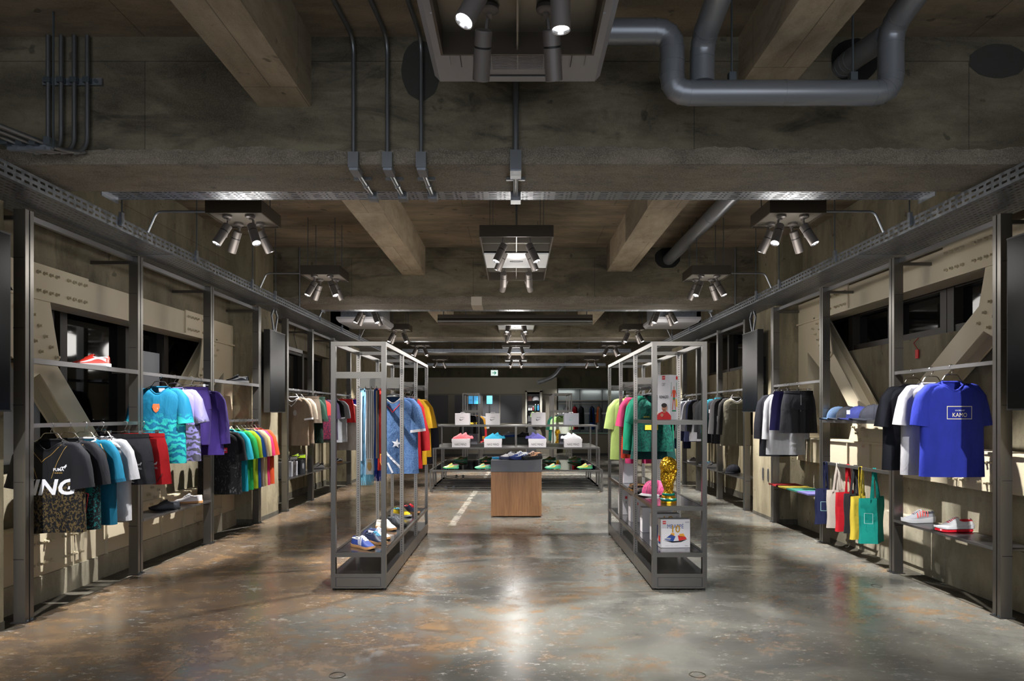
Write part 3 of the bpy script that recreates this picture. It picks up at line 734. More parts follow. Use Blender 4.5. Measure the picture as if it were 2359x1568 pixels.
def centre_frame(label, y0, y1, heads, Z=3.23, S=.73, power=KW, panel=True, near=True):
    t = thing('light_frame', label, 'spotlight', (0,(y0+y1)/2,Z), group='long light frames over the centre aisle')
    a, b, h = -S/2+.008, S/2+.008, .115
    w = .012
    wpart(t, 'housing', MB().box(a,b,y0,y0+w,Z,Z+h).box(a,b,y1-w,y1,Z,Z+h).box(a,a+w,y0+w,y1-w,Z,Z+h).box(b-w,b,y0+w,y1-w,Z,Z+h), M_box)
    wpart(t, 'top_plate', MB().box(a+w,b-w,y0+w,y1-w,Z+h-.01,Z+h), M_boxin)
    wpart(t, 'centre_rib', MB().box(.004,.012,y0+w,y1-w,Z+.02,Z+h-.01), M_boxin)
    L = y1-y0
    for f in (.18,.34,.66,.82): wpart(t, 'cross_rib', MB().box(a+w,b-w,y0+L*f-.004,y0+L*f+.004,Z+.035,Z+h-.01), M_boxin)
    if panel:
        pz = MB().box(a+w,b-w,y0+L*.34,y0+L*.66,Z+.004,Z+.018); p = wpart(t, 'gloss_panel', pz, M_whitegl)
        f = lambda u,v: Vector((.008+u, (y0+y1)/2+v, Z+.003))
        mb = MB().tube([tuple(f(.075*cos(2*pi*k/28), -.03*sin(2*pi*k/28)))for k in range(28)], .0025, 4, False, True)
        shifted(mb, LOC[t.name]).build('oval_mark', M_ink, p)
        mb = MB(); letters(mb, 'kamo', lambda u,v: f(u,v), 0, 0, .026, .10); shifted(mb, LOC[t.name]).build('lettering', M_ink, p)
    for x in (-.26,.28):
        for y in (y0+.15,(y0+y1)/2,y1-.15): wpart(t, 'hanging_wire', MB().cyl((x,y,Z+h),(x,y,ZC),.003,5), M_rod)
    wpart(t, 'conduit', MB().tube([(.008,y0+.5,Z+h),(.008,y0+.5,ZC)],.011,8), M_conduit, smooth=True)
    for (dx, yy, aim, p) in heads:
        pos = (.008+dx, yy, Z-.085); lamp_arm(t, pos, Z+h-.01, 1 if dx > 0 else -1)
        spot_head(t, pos, aim, p*power, near=near)
    if panel: added_fill(t, .008, y0+.4, Z-.42, FILL*1.4); added_fill(t, .008, y1-.4, Z-.42, FILL*1.4)
    return t
rank = ['nearest','second','third','fourth','fifth','sixth']
for s, side in ((-1,'left'),(1,'right')):
    for i, y0 in enumerate((5.91,8.52,11.1,14.05,17.3,21.8)):
        yc = y0+.245; w = s*3.75
        k = 1.0 if i < 4 else 1.2
        aims = [(s*.13,-.13,(s*3.76,yc-1.0,.45),k*1.3),(s*.13,.12,(s*3.76,yc+.95,.45),k*1.3),
                (-s*.13,-.13,(s*1.22,yc-.85,.5),k*1.2),(-s*.13,.12,(s*1.25,yc+.8,.5),k*1.2)]
        if i > 3: aims = [aims[0],aims[3]] if i == 5 else aims
        if i == 0: aims[2] = (-s*.13,-.13,(s*1.15,4.9,.3),k*.9)
        small_box('square lamp box with tilted spotlights, %s from the front along the %s wall' % (rank[i].replace('nearest','first'), side), s, y0, aims, near=i < 4)
for s, side in ((-1,'left'),(1,'right')):  # two unseen boxes, added to light the clothes from the front
    small_box('added unseen square lamp box with tilted spotlights, ahead of the picture on the %s side' % side, s, .5, [(s*.13,-.13,(s*3.72,3.2,.8),.5),(s*.13,.12,(s*3.60,5.3,.75),1.5),(-s*.13,-.13,(s*1.7,3.6,0),.3),(-s*.13,.12,(s*1.36,5.6,.35),.4)])
def heads(y0, y1, tgt, p=(1,1,1,1,1,1,1,1)):
    out = []; L = y1-y0; k = 0
    for f in (.22/2.2, .60/2.2, 1-.60/2.2, 1-.22/2.2):
        for s in (-1,1):
            yy = y0+L*f; tx, dy, tz = tgt[k//2]; out.append((s*.155, yy, (s*tx+.0, yy+dy, tz), p[k])); k += 1
    return out
c1 = [(-.155,1.3,(-1.6,2.2,0),.45),(.155,1.3,(1.6,2.2,0),.45),(-.155,2.66,(-1.45,1.9,.3),.3),(-.155,3.04,(-.5,5.6,.0),.9),(.165,2.66,(.25,2.75,0),.3),(.155,3.04,(.5,5.0,0),.9)]
centre_frame('long light frame nearest the camera, under the grey air conditioner', 1.06, 3.26, c1, Z=3.20, panel=False)
centre_frame('long light frame with gloss panel hanging between two concrete beams', 6.71, 8.91, heads(6.71,8.91,((1.25,-.6,.7),(1.3,.2,.5),(.35,3.4,.75),(1.15,3.9,.7)), (.8,.8,.7,.7,.5,.5,.38,.38)))
centre_frame('light frame with white panel over the tiered display table', 12.6, 14.95, heads(12.6,14.95,((.5,-.8,.4),(1.1,.2,.8),(.9,.6,.9),(1.3,.9,.6)), (.5,.5,.5,.5,.7,.7,.8,.8)))
centre_frame('fourth light frame down the aisle, behind the steel cross pipe', 17.4, 19.2, heads(17.4,19.2,((1.0,-.6,.4),(1.2,.3,.6),(1.2,.6,.7),(1.2,1.4,.7)), (1,1,0,0,0,0,1,1)), near=False)
centre_frame('smallest light frame deepest in the shop', 21.8, 23.2, heads(21.8,23.2,((1.0,-.6,.4),(1.2,.5,.6),(1.3,1.2,.9),(1.0,2.2,1.0)), (1,1,0,0,0,0,1.3,1.3)), near=False)

# ================================================================== wall display frames
def post(t, s, X, y0, y1, h=2.95):
    yc = (y0+y1)/2; x0, x1 = (X, X+s*.085)
    d = y1-y0; g = .006
    pr = [(X,y0),(X,yc-g),(X+s*.010,yc-g),(X+s*.010,yc+g),(X,yc+g),(X,y1),(X+s*.085,y1),(X+s*.085,y0)]
    mb = MB().prism(pr, lambda u,v,e: Vector((u,v,e)), h)
    p = wpart(t, 'post', mb, M_post, recalc=True)
    base = LOC[t.name]
    for z in (.45,1.0,1.55,2.1,2.6):
        m2 = MB().box(min(X+s*.012,X+s*.0865), max(X+s*.012,X+s*.0865), y0-.0012, y0+.004, z, z+.006)
        shifted(m2, base).build('bracket_slot', M_black if z < 1 else M_dark, p)
    shifted(MB().box(min(X-s*.012,X+s*.1),max(X-s*.012,X+s*.1),y0-.012,y1+.012,0,.008), base).build('base_plate', M_dark, p)
    for yy in (y0+.02, y1-.02):
        m2 = MB().cyl((X-s*.004,yy,.008),(X-s*.004,yy,.02),.007,6); shifted(m2, base).build('bolt', M_rod, p)
def display_frame(label, s, X, posts, shelves, rails, h=2.95):
    t = thing('wall_display_frame', label, 'display frame', (X, posts[0][0], 0))
    for (a, b) in posts: post(t, s, X, a, b, h)
    for i in range(len(posts)-1):
        a, b = posts[i][1], posts[i+1][0]
        wpart(t, 'top_rail', MB().box(min(X+s*.05,X+s*.085),max(X+s*.05,X+s*.085),a,b,h-.05,h-.01), M_rail)
    for (a, b) in posts:
        wpart(t, 'wall_tie', MB().bar((X+s*.085,(a+b)/2,2.895),(X+s*.47,(a+b)/2,2.895),.03,.03), M_post)
    for (i, z, d, yA, yB) in shelves:
        a, b = posts[i][1]+.0+yA, posts[i+1][0]+yB; x0, x1 = X+s*.005, X+s*d
        sh = wpart(t, 'shelf', MB().box(min(x0,x1),max(x0,x1),a,b,z-.012,z), M_dark)
        shifted(MB().box(min(x0,x0-s*.012),max(x0,x0-s*.012),a,b,z-(.034 if z > 1.4 else .016),z+.004), LOC[t.name]).build('front_edge', M_rail, sh)
        for yy in (a+.02, b-.02):
            shifted(MB().bar((X+s*.03,yy,z-.018),(X+s*(d-.02),yy,z-.018),.006,.02), LOC[t.name]).build('shelf_bracket', M_rail, sh)
    for (i, z, j) in rails:
        a, b = posts[i][1], posts[j][0]
        wpart(t, 'hanging_rail', MB().box(X+s*.02-.015,X+s*.02+.015,a-.03,b+.03,z-.03,z), M_rail)
    return t
PL = [(4.86,4.945),(6.31,6.395),(7.815,7.90),(9.275,9.36)]
PR = [(4.97,5.055),(6.37,6.457),(7.85,7.935),(9.36,9.445)]
PLB = [(10.42,10.50),(11.72,11.80),(13.1,13.18),(14.42,14.5)]
PRB = [(10.52,10.60),(11.92,12.0),(13.3,13.38),(14.42,14.5)]
display_frame('near left steel wall frame carrying the black jersey and coloured shirts', -1, XL, PL, [(0,1.89,.25,0,0),(1,.50,.30,0,0),(2,1.89,.25,0,0)], [(0,1.42,1),(1,1.885,2),(2,1.42,3)])
display_frame('near right steel wall frame carrying the blue shirt and tote bags', 1, XR, PR, [(0,.50,.30,0,0),(1,1.425,.28,0,0),(2,.53,.28,0,0)], [(0,1.885,1),(1,.945,2),(2,1.885,3)])
display_frame('far left steel wall frame carrying beige shirts and shoe boxes', -1, XL, PLB, [(0,.49,.30,0,0),(1,.49,.30,0,0),(2,.49,.30,0,0)], [(0,1.885,1),(1,1.885,2),(2,1.885,3)])
display_frame('far right steel wall frame carrying the khaki pullover and track tops', 1, XR, PRB, [(0,.49,.30,0,0),(1,.49,.30,0,0),(2,.49,.30,0,0)], [(0,1.885,1),(1,1.885,2),(2,1.885,3)])

# ------------------------------------------------------------------ portrait screens
def screen(label, s, y0, y1, z0, z1):
    X = s*3.42; t = thing('portrait_screen', label, 'screen', (X,(y0+y1)/2,z0)); X1 = X+s*.085
    wpart(t, 'casing', MB().box(min(X+s*.004,X1),max(X+s*.004,X1),y0,y1,z0,z1), M_tvside)
    mb = MB().box(min(X,X+s*.006),max(X,X+s*.006),y0+.012,y1-.012,z0+.012,z1-.012); wpart(t, 'display_panel', mb, M_screen)
    for (za, zb) in ((z0,z0+.011),(z1-.011,z1)): wpart(t, 'bezel', MB().box(min(X,X+s*.004),max(X,X+s*.004),y0,y1,za,zb), M_black)
    wpart(t, 'back_bracket', MB().box(min(X1,s*3.6),max(X1,s*3.6),(y0+y1)/2-.15,(y0+y1)/2+.15,z0+.4,z0+.8), M_black)
    yc = (y0+y1)/2; xm = X+s*.05
    for d in (-1,1):
        mb = MB().bar((xm,yc+d*.02,z1-.01),(xm,yc+d*.12,2.90),.02,.03); wpart(t, 'mount_arm', mb, M_galv)
        mb = MB().bar((xm,yc+d*.12,2.89),(xm,yc+d*.04,2.985),.02,.03); wpart(t, 'mount_arm', mb, M_galv)
    return t
screen('tall black portrait screen on the left column beyond the teal shirt', -1, 9.50, 10.14, 1.51, 2.67)
screen('tall black portrait screen cut by the left picture edge', -1, 3.96, 4.63, 1.505, 2.71)
screen('tall black portrait screen on the right column beside the white long sleeve', 1, 9.66, 10.31, 1.515, 2.69)
screen('tall black portrait screen cut by the right picture edge', 1, 4.08, 4.76, 1.515, 2.71)

# ================================================================== gondola racks
def slotted():
    t = NT('slotted_upright'); s = t.xyz('Object')
    z = t.math('FRACT', t.math('MULTIPLY', s[2], 44.0)); g = t.n('NewGeometry'); sx = t.n('SeparateXYZ'); t.l(g.outputs['Normal'], sx.inputs[0])
    m = t.math('MULTIPLY', t.math('LESS_THAN', t.math('ABSOLUTE', t.math('SUBTRACT', z, .5)), .27), t.math('LESS_THAN', t.math('ABSOLUTE', s[0]), .0035))
    m = t.math('MULTIPLY', m, t.math('GREATER_THAN', t.math('ABSOLUTE', sx.outputs[1]), .7))
    n = t.noise(t.co((90,90,1.6)), 1, 3)
    return t.out(t.mix(m, t.mix(n, lin((116,110,104)), lin((138,132,124))), lin((22,20,20))), t.ramp(n,.2,.8,.26,.4), None, t.math('MULTIPLY_ADD', m, -.9, .9))
M_slot = slotted()
GY = (5.76, 6.69, 7.62, 8.53)
def gondola(label, x0, x1, dy=0, ys=GY, shelves=(), fronts=(), rails=(), near=True):
    t = thing('gondola_rack', label, 'rack', ((x0+x1)/2, ys[0]+dy, 0)); H = 2.10; w = .04
    base = LOC[t.name]
    Y = [y+dy for y in ys]
    for x in (x0, x1-w):
        o = wpart(t, 'corner_post', MB().box(x,x+w,Y[0],Y[0]+w,.02,H), M_steel)
        for y in Y[1:]:
            o = MB().box(-.018,.018,-.015,.015,.02,H-.03).build('slotted_post', M_slot, t); o.location = Vector((x+w/2,y,0))-base
        wpart(t, 'top_rail', MB().box(x+.004,x+w-.004,Y[0]+w,Y[-1]+.016,H-.035,H), M_steelx)
        wpart(t, 'foot', MB().cyl((x+w/2,Y[0]+.05,0),(x+w/2,Y[0]+.05,.022),.018,10), M_black)
        wpart(t, 'foot', MB().cyl((x+w/2,Y[-1]-.04,0),(x+w/2,Y[-1]-.04,.022),.018,10), M_black)
    wpart(t, 'top_rail', MB().box(x0+w,x1-w,Y[0],Y[0]+w,H-.035,H), M_steelx)
    for y in Y[1:]: wpart(t, 'cross_bar', MB().box(x0+w,x1-w,y-.015,y+.015,H-.035,H-.002), M_steelx)
    # plinth: front and side panels with a recessed joint
    wpart(t, 'plinth', MB().box(x0+.003,x1-.003,Y[0]+.008,Y[-1],.02,.125), M_dark)
    wpart(t, 'plinth_panel', MB().box(x0+w+.008,x1-w-.008,Y[0]+.002,Y[0]+.01,.035,.108), M_steelx)
    wpart(t, 'plinth_rail', MB().box(x0+w,x1-w,Y[0],Y[0]+w,.018,.030), M_steelx)
    wpart(t, 'plinth_rail', MB().box(x0+w,x1-w,Y[0],Y[0]+w,.112,.142), M_steelx)
    for i in range(len(Y)-1):
        for x in (x0, x1-.004):
            wpart(t, 'side_panel', MB().box(x,x+.004,Y[i]+(.042 if i == 0 else .004),Y[i+1]-.002,.022,.137), M_steelx)
    wpart(t, 'bottom_deck', MB().box(x0+.005,x1-.005,Y[0]+w,Y[-1],.125,.137), M_dark)
    for (z, a, b) in shelves:
        sh = wpart(t, 'shelf', MB().box(x0+.038,x1-.038,Y[a]+.03,Y[b]-.004,z-.012,z), M_mirror)
        shifted(MB().box(x0+w,x1-w,Y[a],Y[a]+w,z-.036,z), base).build('front_rail', M_steelx, sh)
        for x in (x0+.006, x1-.032): shifted(MB().box(x,x+.026,Y[a]+w,Y[b],z-.03,z+.001), base).build('side_rail', M_steelx, sh)
    for z, hh in fronts: wpart(t, 'front_bar', MB().box(x0+w,x1-w,Y[0]+.002,Y[0]+w-.002,z-hh,z), M_steelx)
    for (z, a, b) in rails:
        xm = (x0+x1)/2
        for y in Y[a:b+1]: wpart(t, 'cross_plate', MB().box(x0+w,x1-w,y-.012,y+.012,z-.02,z+.045), M_steelx)
        wpart(t, 'hanging_rail', MB().box(xm-.012,xm+.012,Y[a]-.0,Y[b],z-.055,z-.025), M_steelx)
        for x in (x0+.05, x1-.07): wpart(t, 'rail_flange', MB().box(x,x+.02,Y[a],Y[b],z-.02,z+.02), M_steelx)
    return t
def mirrorish():
    t = NT('polished_steel'); n = t.noise(t.co((14,14,14)), 1, 3)
    return t.out(t.mix(n, lin((132,130,134)), lin((160,158,160))), t.ramp(n,.2,.8,.08,.16), None, .95)
M_mirror = mirrorish()
gondola('left gondola rack of steel with football scarves and sneakers', -1.56, -1.095, 0, GY, [(.318,0,3)], [(1.845,.055)], [(1.80,1,3)])
gondola('right gondola rack of steel with toy boxes and gold trophy', 1.153, 1.615, 0, GY, [(.318,0,3),(.71,0,3),(1.435,0,1)], [], [(1.80,1,3)])
gondola('distant left gondola rack with black sweatshirt behind the tiered table', -1.57, -1.06, 14.3, (5.76,6.69,7.62), [(.55,0,2)], [(1.60,.05)], [(1.55,0,2)])
gondola('distant right gondola rack with pale green shirt behind the tiered table', 1.08, 1.66, 14.3, (5.76,6.69,7.62), [(.60,0,2)], [(1.60,.05)], [(1.55,0,2)])

# ================================================================== oak plinth
t = thing('display_plinth', 'oak plinth with dark slate top in the middle of the aisle', 'plinth', (.008,10.25,0))
def bevel(o, w=.003): m = o.modifiers.new('bevel','BEVEL'); m.width = w; m.segments = 2; return o
bevel(wpart(t, 'body', MB().box(-.357,.373,9.85,10.65,.015,.650), M_oak))
bevel(wpart(t, 'top_cap', MB().box(-.358,.374,9.848,10.652,.652,.82), M_slate))
for x in (-.3,.31):
    for y in (9.92,10.58): wpart(t, 'foot', MB().cyl((x,y,0),(x,y,.018),.02,10), M_black)

# ================================================================== tiered table
t = thing('tiered_table', 'three tier steel and glass table holding clogs and football boots', 'table', (0,14.45,0))
LV = ((.424,13.0,15.9),(.83,13.45,15.45),(1.262,13.85,15.05))
for k, (z, y0, y1) in enumerate(LV):
    X0, X1, w = -1.64, 1.66, .032
    for x in (X0, X1-w):
        for y in (y0, y1-w): wpart(t, 'leg', MB().box(x,x+w,y,y+w,.0,z-w), M_steel)
        wpart(t, 'top_rail', MB().box(x,x+w,y0+w,y1-w,z-w,z), M_steelx)
        wpart(t, 'floor_rail', MB().box(x,x+w,y0+w,y1-w,.03,.055), M_steelx)
    for y in (y0, y1-w):
        wpart(t, 'top_rail', MB().box(X0,X1,y,y+w,z-w,z), M_steel)
        wpart(t, 'floor_rail', MB().box(X0+w,X1-w,y,y+w,.03,.055), M_steel)
    for y in (y0+(y1-y0)*.35, y0+(y1-y0)*.65): wpart(t, 'floor_rail', MB().box(X0+w,X1-w,y,y+.02,.03,.05), M_steel)
    wpart(t, 'glass_shelf' if k == 0 else 'shelf', MB().box(X0+w,X1-w,y0+w,y1-w,z-.014,z-.004), M_glass if k == 0 else M_steelx)
    if k == 2:
        for y in (y0, y1-w): wpart(t, 'leg', MB().box(-.015,.025,y,y+w,.83,z-w), M_steel)
for x in (-1.35,-1.2): 
    for y in (13.2,15.6): wpart(t, 'clamp', MB().cyl((x,y-.03,.07),(x,y+.03,.07),.03,10), M_dark)
# ================================================================== clothes
XRL, XRR = XL-.02, XR+.02
def lerp_rows(rows, d):
    for (a, b) in zip(rows, rows[1:]):
        if d <= b[0]:
            u = (d-a[0])/(b[0]-a[0]) if b[0] > a[0] else 0
            return a[1]+(b[1]-a[1])*u, a[2]+(b[2]-a[2])*u
    return rows[-1][1], rows[-1][2]
class Shape:
    def __init__(s, rows, L, amp, seed, drop):
        R = random.Random(seed); s.rows, s.L, s.amp, s.drop = rows, L, amp, drop
        s.p = [R.uniform(0, 6.28) for _ in range(6)]; s.k = [R.uniform(14,20), R.uniform(24,34), R.uniform(9,13)]
    def fold(s, x, d, back):
        a = s.amp*min(1,max(0,(d-.08)/.5)); o = 3 if back else 0
        return a*(sin(x*s.k[0]+s.p[o]+d*2.2)+.6*sin(x*s.k[1]+s.p[o+1]-d*3)+.5*sin(x*s.k[2]+s.p[o+2]+d*5))
    def pt(s, x, d, back=False, lift=0):
        hw, ht = lerp_rows(s.rows, d); q = min(1, abs(x)/hw)
        y = ht*(1-q**2.6)**(1/2.6); f = s.fold(x, d, back)*(1-q**4)
        dz = .075*math.exp(-(x/.075)**2)*max(0,1-d/.13) if not back else 0
        return Vector((x, (y+lift if back else -y-lift)+f, -s.drop-d-dz))
    def body(s, n=20, m=16):
        ds = [r[0] for r in s.rows if r[0] < .13]; ds += [.13+(s.L-.13)*i/m for i in range(m+1)]
        rows = []
        for d in ds:
            hw, _ = lerp_rows(s.rows, d); ring = []
            for side in (0, 1):
                for i in range(n):
                    t = pi*i/n; x = (cos(t) if not side else -cos(t))*hw; ring.append(s.pt(x, d, bool(side)))
            rows.append(ring)
        return MB().grid(rows, True), rows
def shirt(label, hook, body, sleeve=None, collar=None, cat='shirt', name='shirt', L=.70, k=1.0, yaw=0, sleeves='short', group=None, prints=(), drop=.13, cuff=None, amp=.017, spread=1.0, hanger=True, seed=None, hood=False):
    seed = seed if seed is not None else hash_str(label); R = random.Random(seed)
    t = thing(name, label, cat, hook, (0,0,yaw), group)
    rows = [(0,.082*k,.048),(.012,.108*k,.054),(.03,.150*k,.060),(.05,.190*k,.063),(.078,.222*k,.066),(.125,.24*k,.068),(.22,.247*k,.070),(L*.7,.25*k,.068),(L,.258*k,.062)]
    S = Shape(rows, L, amp, seed, drop); mb, ring = S.body()
    mb.build('body', body, t, smooth=True, sharp=0)
    MB().tube([p+Vector((0,0,.002)) for p in ring[0]], .0085, 6, closed=True).build('collar', collar or sleeve or body, t, smooth=True, sharp=0)
    for sd in (-1, 1):
        if not sleeves: break
        if sleeves == 'short': path = [(.11,.040,.03),(.165,.066,.062),(.207,.135,.076),(.226,.23,.074),(.243*spread,.36,.074)]; th = .050
        else: path = [(.11,.040,.03),(.165,.066,.062),(.207,.135,.074),(.228,.24,.068),(.25*spread,.40,.060),(.268*spread,.60,.048)]; th = .044
        pr = []; N = len(path)
        for i in range(N-1):
            for q in range(3):
                u = q/3; pr.append([path[i][j]+(path[i+1][j]-path[i][j])*u for j in range(3)])
        pr.append(list(path[-1])); rws = []; ph = R.uniform(0,6); jy = R.uniform(-.02,.02)
        for i, (x, d, w) in enumerate(pr):
            a = pr[max(i-1,0)]; b = pr[min(i+1,len(pr)-1)]
            dx, dz = b[0]-a[0], -(b[1]-a[1]); l = sqrt(dx*dx+dz*dz); nx, nz = -dz/l, dx/l
            rg = []; q = i/(len(pr)-1)
            for j in range(16):
                c, s_ = cos(2*pi*j/16), sin(2*pi*j/16)
                e = 1+.16*q*sin(3*2*pi*j/16+ph+q*4)
                cu = abs(c)**.8*(1 if c > 0 else -1); su = abs(s_)**.8*(1 if s_ > 0 else -1)
                rg.append((sd*(x*k+cu*w*nx*e*k), su*th*e*(.75+.35*q)+jy*q, -drop-d*(1 if sleeves == 'long' else k)+cu*w*nz*e))
            rws.append(rg)
        MB().grid(rws, True).build('sleeve', sleeve or body, t, smooth=True, sharp=0)
        if cuff:
            a, b = rws[-2], rws[-1]
            out = [[tuple(Vector(p)+(Vector(p)-Vector(rws[-1][j])*0-c0(rws[-1]))*.03) for j, p in enumerate(rr)] for rr in (([tuple(Vector(b[j])+(Vector(a[j])-Vector(b[j]))*.6) for j in range(16)]), b)]
            MB().grid(out, True).build('cuff', cuff, t, smooth=True, sharp=0)
    if hood:
        MB().lathe([(.10,0),(.11,-.05),(.085,-.10),(.05,-.12)], (0,.03,-drop+.035), 14).build('hood', sleeve or body, t, smooth=True)
    for nm, m, fn in prints:
        mb = MB(); fn(mb, S); mb.build(nm, m, t)
    if hanger: wire_hanger(hook, yaw, drop, label)
    return t
def c0(r): return sum((Vector(p) for p in r), Vector())/len(r)
def hash_str(s):
    h = 7
    for c in s: h = (h*31+ord(c)) % 1000003
    return h
_HG = {}
def wire_hanger(hook, yaw, drop, label, clip=0):
    key = (round(drop,2), clip); short = label.split(',')[0]
    words_ = short.split()[:8]
    while words_ and words_[-1] in ('with','and','on','of','the','a','in','at','behind','beside','under','hanging','over','its','to'): words_.pop()
    lab = ('chrome clip hanger gripping the ' if clip else 'chrome wire hanger inside the ')+' '.join(words_)
    if key not in _HG:
        mb = MB()
        if clip: mb.tube([(-.17,0,-.085),(-.02,0,-.085),(0,0,-.078),(.02,0,-.085),(.17,0,-.085)], .0035, 6)
        else: mb.tube(fillet([(-.20,0,-drop-.045),(-.075,0,-drop+.012),(-.05,0,-.075),(.05,0,-.075),(.075,0,-drop+.012),(.20,0,-drop-.045)],.02,3), .004, 6)
        o = mb.build('hanger', M_chrome, None, smooth=True)
        hk = [(.0,0,-.077),(0,0,-.048)]+[(-.021*sin(a), 0, -.0135-.0215*cos(a)*1.0) for a in [radians(v) for v in range(-20,200,20)]]
        hk = [(0,0,-.077),(0,0,-.055),(.012,0,-.042)]+[(.021*cos(a), 0, -.016+.0215*sin(a)) for a in [radians(v) for v in range(-40,200,20)]]
        h = MB().tube(hk, .003, 6).build('hook', M_chrome, o, smooth=True)
        cl = []
        if clip:
            for x in (-.13,.13): cl.append(MB().box(x-.012,x+.012,-.012,.012,-.125,-.075).build('clip', M_chrome, o))
        _HG[key] = (o, [h]+cl)
    else:
        o0, ch = _HG[key]; o = o0.copy(); COL.objects.link(o)
        for c in ch: share(c, o, c.location)
    o.location = hook; o.rotation_euler = (0,0,yaw); tag(o, lab, 'hanger', 'wire hangers on the clothes rails')
    return o
def shorts(label, hook, body, L=.46, k=1.0, yaw=0, side=None, band=None, group=None, prints=(), cat='shorts', name='shorts', taper=1.0, amp=.008):
    seed = hash_str(label); drop = .105; t = thing(name, label, cat, hook, (0,0,yaw), group)
    rise = .24; rows = [(0,.175*k,.030),(.03,.178*k,.034),(.12,.20*k,.055),(rise,.215*k,.062)]
    S = Shape(rows, rise, amp, seed, drop)
    ds = [0,.03,.06,.12,.18,rise]; rr = []
    for d in ds:
        hw, _ = lerp_rows(rows, d)
        rr.append([S.pt((cos(pi*i/16) if not sd else -cos(pi*i/16))*hw, d, bool(sd)) for sd in (0,1) for i in range(16)])
    for R_ in rr:
        for p in R_: p.z = -drop-ds[rr.index(R_)]
    MB().grid(rr, True).build('seat', body, t, smooth=True, sharp=0)
    MB().grid([[p*1.0+Vector((p.x*.015, p.y*.1, 0)) for p in rr[0]],[p+Vector((p.x*.02,p.y*.12,0)) for p in rr[1]]], True).build('waistband', band or body, t, smooth=True, sharp=0)
    for sd in (-1,1):
        rw = []
        for i in range(10):
            u = i/9; d = .225+(L-.225)*u; hw = (.108+.012*u)*k*(1-(1-taper)*u); ht = .06+.008*u; cx = sd*(.104+.012*u)*k
            f = [seed % 7+sd, 1+seed % 5]
            rw.append([(cx+hw*cos(2*pi*j/22), ht*sin(2*pi*j/22)*(1+.12*u*sin(5*2*pi*j/22+f[0]))+amp*u*sin(cos(2*pi*j/22)*4+f[1]), -drop-d) for j in range(22)])
        MB().grid(rw, True).build('leg', (side or body) if sd > 0 and side else body, t, smooth=True, sharp=0)
    for nm, m, fn in prints:
        mb = MB(); fn(mb, lambda u,v: Vector((u,-.078,-drop-v))); mb.build(nm, m, t)
    wire_hanger(hook, yaw, drop, label, clip=1)
    return t
def pants(label, hook, body, L=.92, **k): return shorts(label, hook, body, L=L, cat='trousers', name='track_pants', taper=.62, **k)

def P(fn): return fn
def chest(S, d0): return lambda u, v: S.pt(u, d0-v, False, .004)
def word(txt, x, d, h, w=None, bold=.02, shear=0):
    def fn(mb, S):
        f = chest(S, d); vs, fs, ar = text2d(txt, bold, shear); sx = h if w is None else w/ar
        mb.add([f(x+a*sx, b*h) for a, b in vs], fs)
    return fn
def cat_mark(x, d, s): return lambda mb, S: blob(mb, CAT, chest(S, d), x, 0, s)
def patch(x, d, w, h, n=3): return lambda mb, S: rect(mb, chest(S, d), x-w/2, x+w/2, -h/2, h/2, n)
def frame_mark(x, d, w, h, t=.005, skew=.012):
    def fn(mb, S):
        f0 = chest(S, d); f = lambda u, v: f0(u, v+skew*(0))
        for i in range(6):
            a, b = x-w/2+w*i/6, x-w/2+w*(i+1)/6
            for v in (h/2, -h/2): mb.add([f(a,v-t/2),f(b,v-t/2),f(b,v+t/2),f(a,v+t/2)], [(0,1,2,3)])
        for u in (x-w/2, x+w/2): mb.add([f(u-t/2,-h/2-t/2),f(u+t/2,-h/2-t/2),f(u+t/2,h/2+t/2),f(u-t/2,h/2+t/2)], [(0,1,2,3)])
    return fn
def crest(x, d, s): return lambda mb, S: blob(mb, [(-.35,.5),(.35,.5),(.42,.1),(.25,-.3),(0,-.5),(-.25,-.3),(-.42,.1)], chest(S, d), x, 0, s)
def cross_mark(x, d, s):
    def fn(mb, S):
        f = chest(S, d); w = s*.28
        for a in ((-w/2,w/2,-s/2,s/2),(-s/2,s/2,-w/2,w/2)): rect(mb, f, x+a[0], x+a[1], a[2], a[3])
    return fn
def linepath(pts, w=.004):
    def fn(mb, S):
        for (a, b) in zip(pts, pts[1:]):
            n = 6
            for i in range(n):
                p = [a[0]+(b[0]-a[0])*i/n, a[1]+(b[1]-a[1])*i/n]; q = [a[0]+(b[0]-a[0])*(i+1)/n, a[1]+(b[1]-a[1])*(i+1)/n]
                dx, dy = q[0]-p[0], q[1]-p[1]; l = sqrt(dx*dx+dy*dy); nx, ny = -dy/l*w/2, dx/l*w/2
                mb.add([S.pt(p[0]+nx,p[1]+ny,False,.0035),S.pt(q[0]+nx,q[1]+ny,False,.0035),S.pt(q[0]-nx,q[1]-ny,False,.0035),S.pt(p[0]-nx,p[1]-ny,False,.0035)],[(0,1,2,3)])
    return fn
C = cloth
gold = mat('gold_print', (150,118,56), .5); wprint = mat('white_print', (205,205,210), .6); redprint = mat('red_print', (205,40,52), .6)
orange_p = mat('orange_print_flat', (214,84,40), .6); yellowp = mat('yellow_print', (226,190,50), .6); greyp = mat('grey_print', (128,128,132), .6)
black_c, char_c, navy_c, white_c = C((14,14,17)), C((32,32,38)), C((26,30,52)), C((206,204,208))
GL1, GL2, GL3 = 'football jerseys and shorts on the near left lower rail', 'shirts on the near left upper rail', 'rainbow of shirts on the left rail by the column'
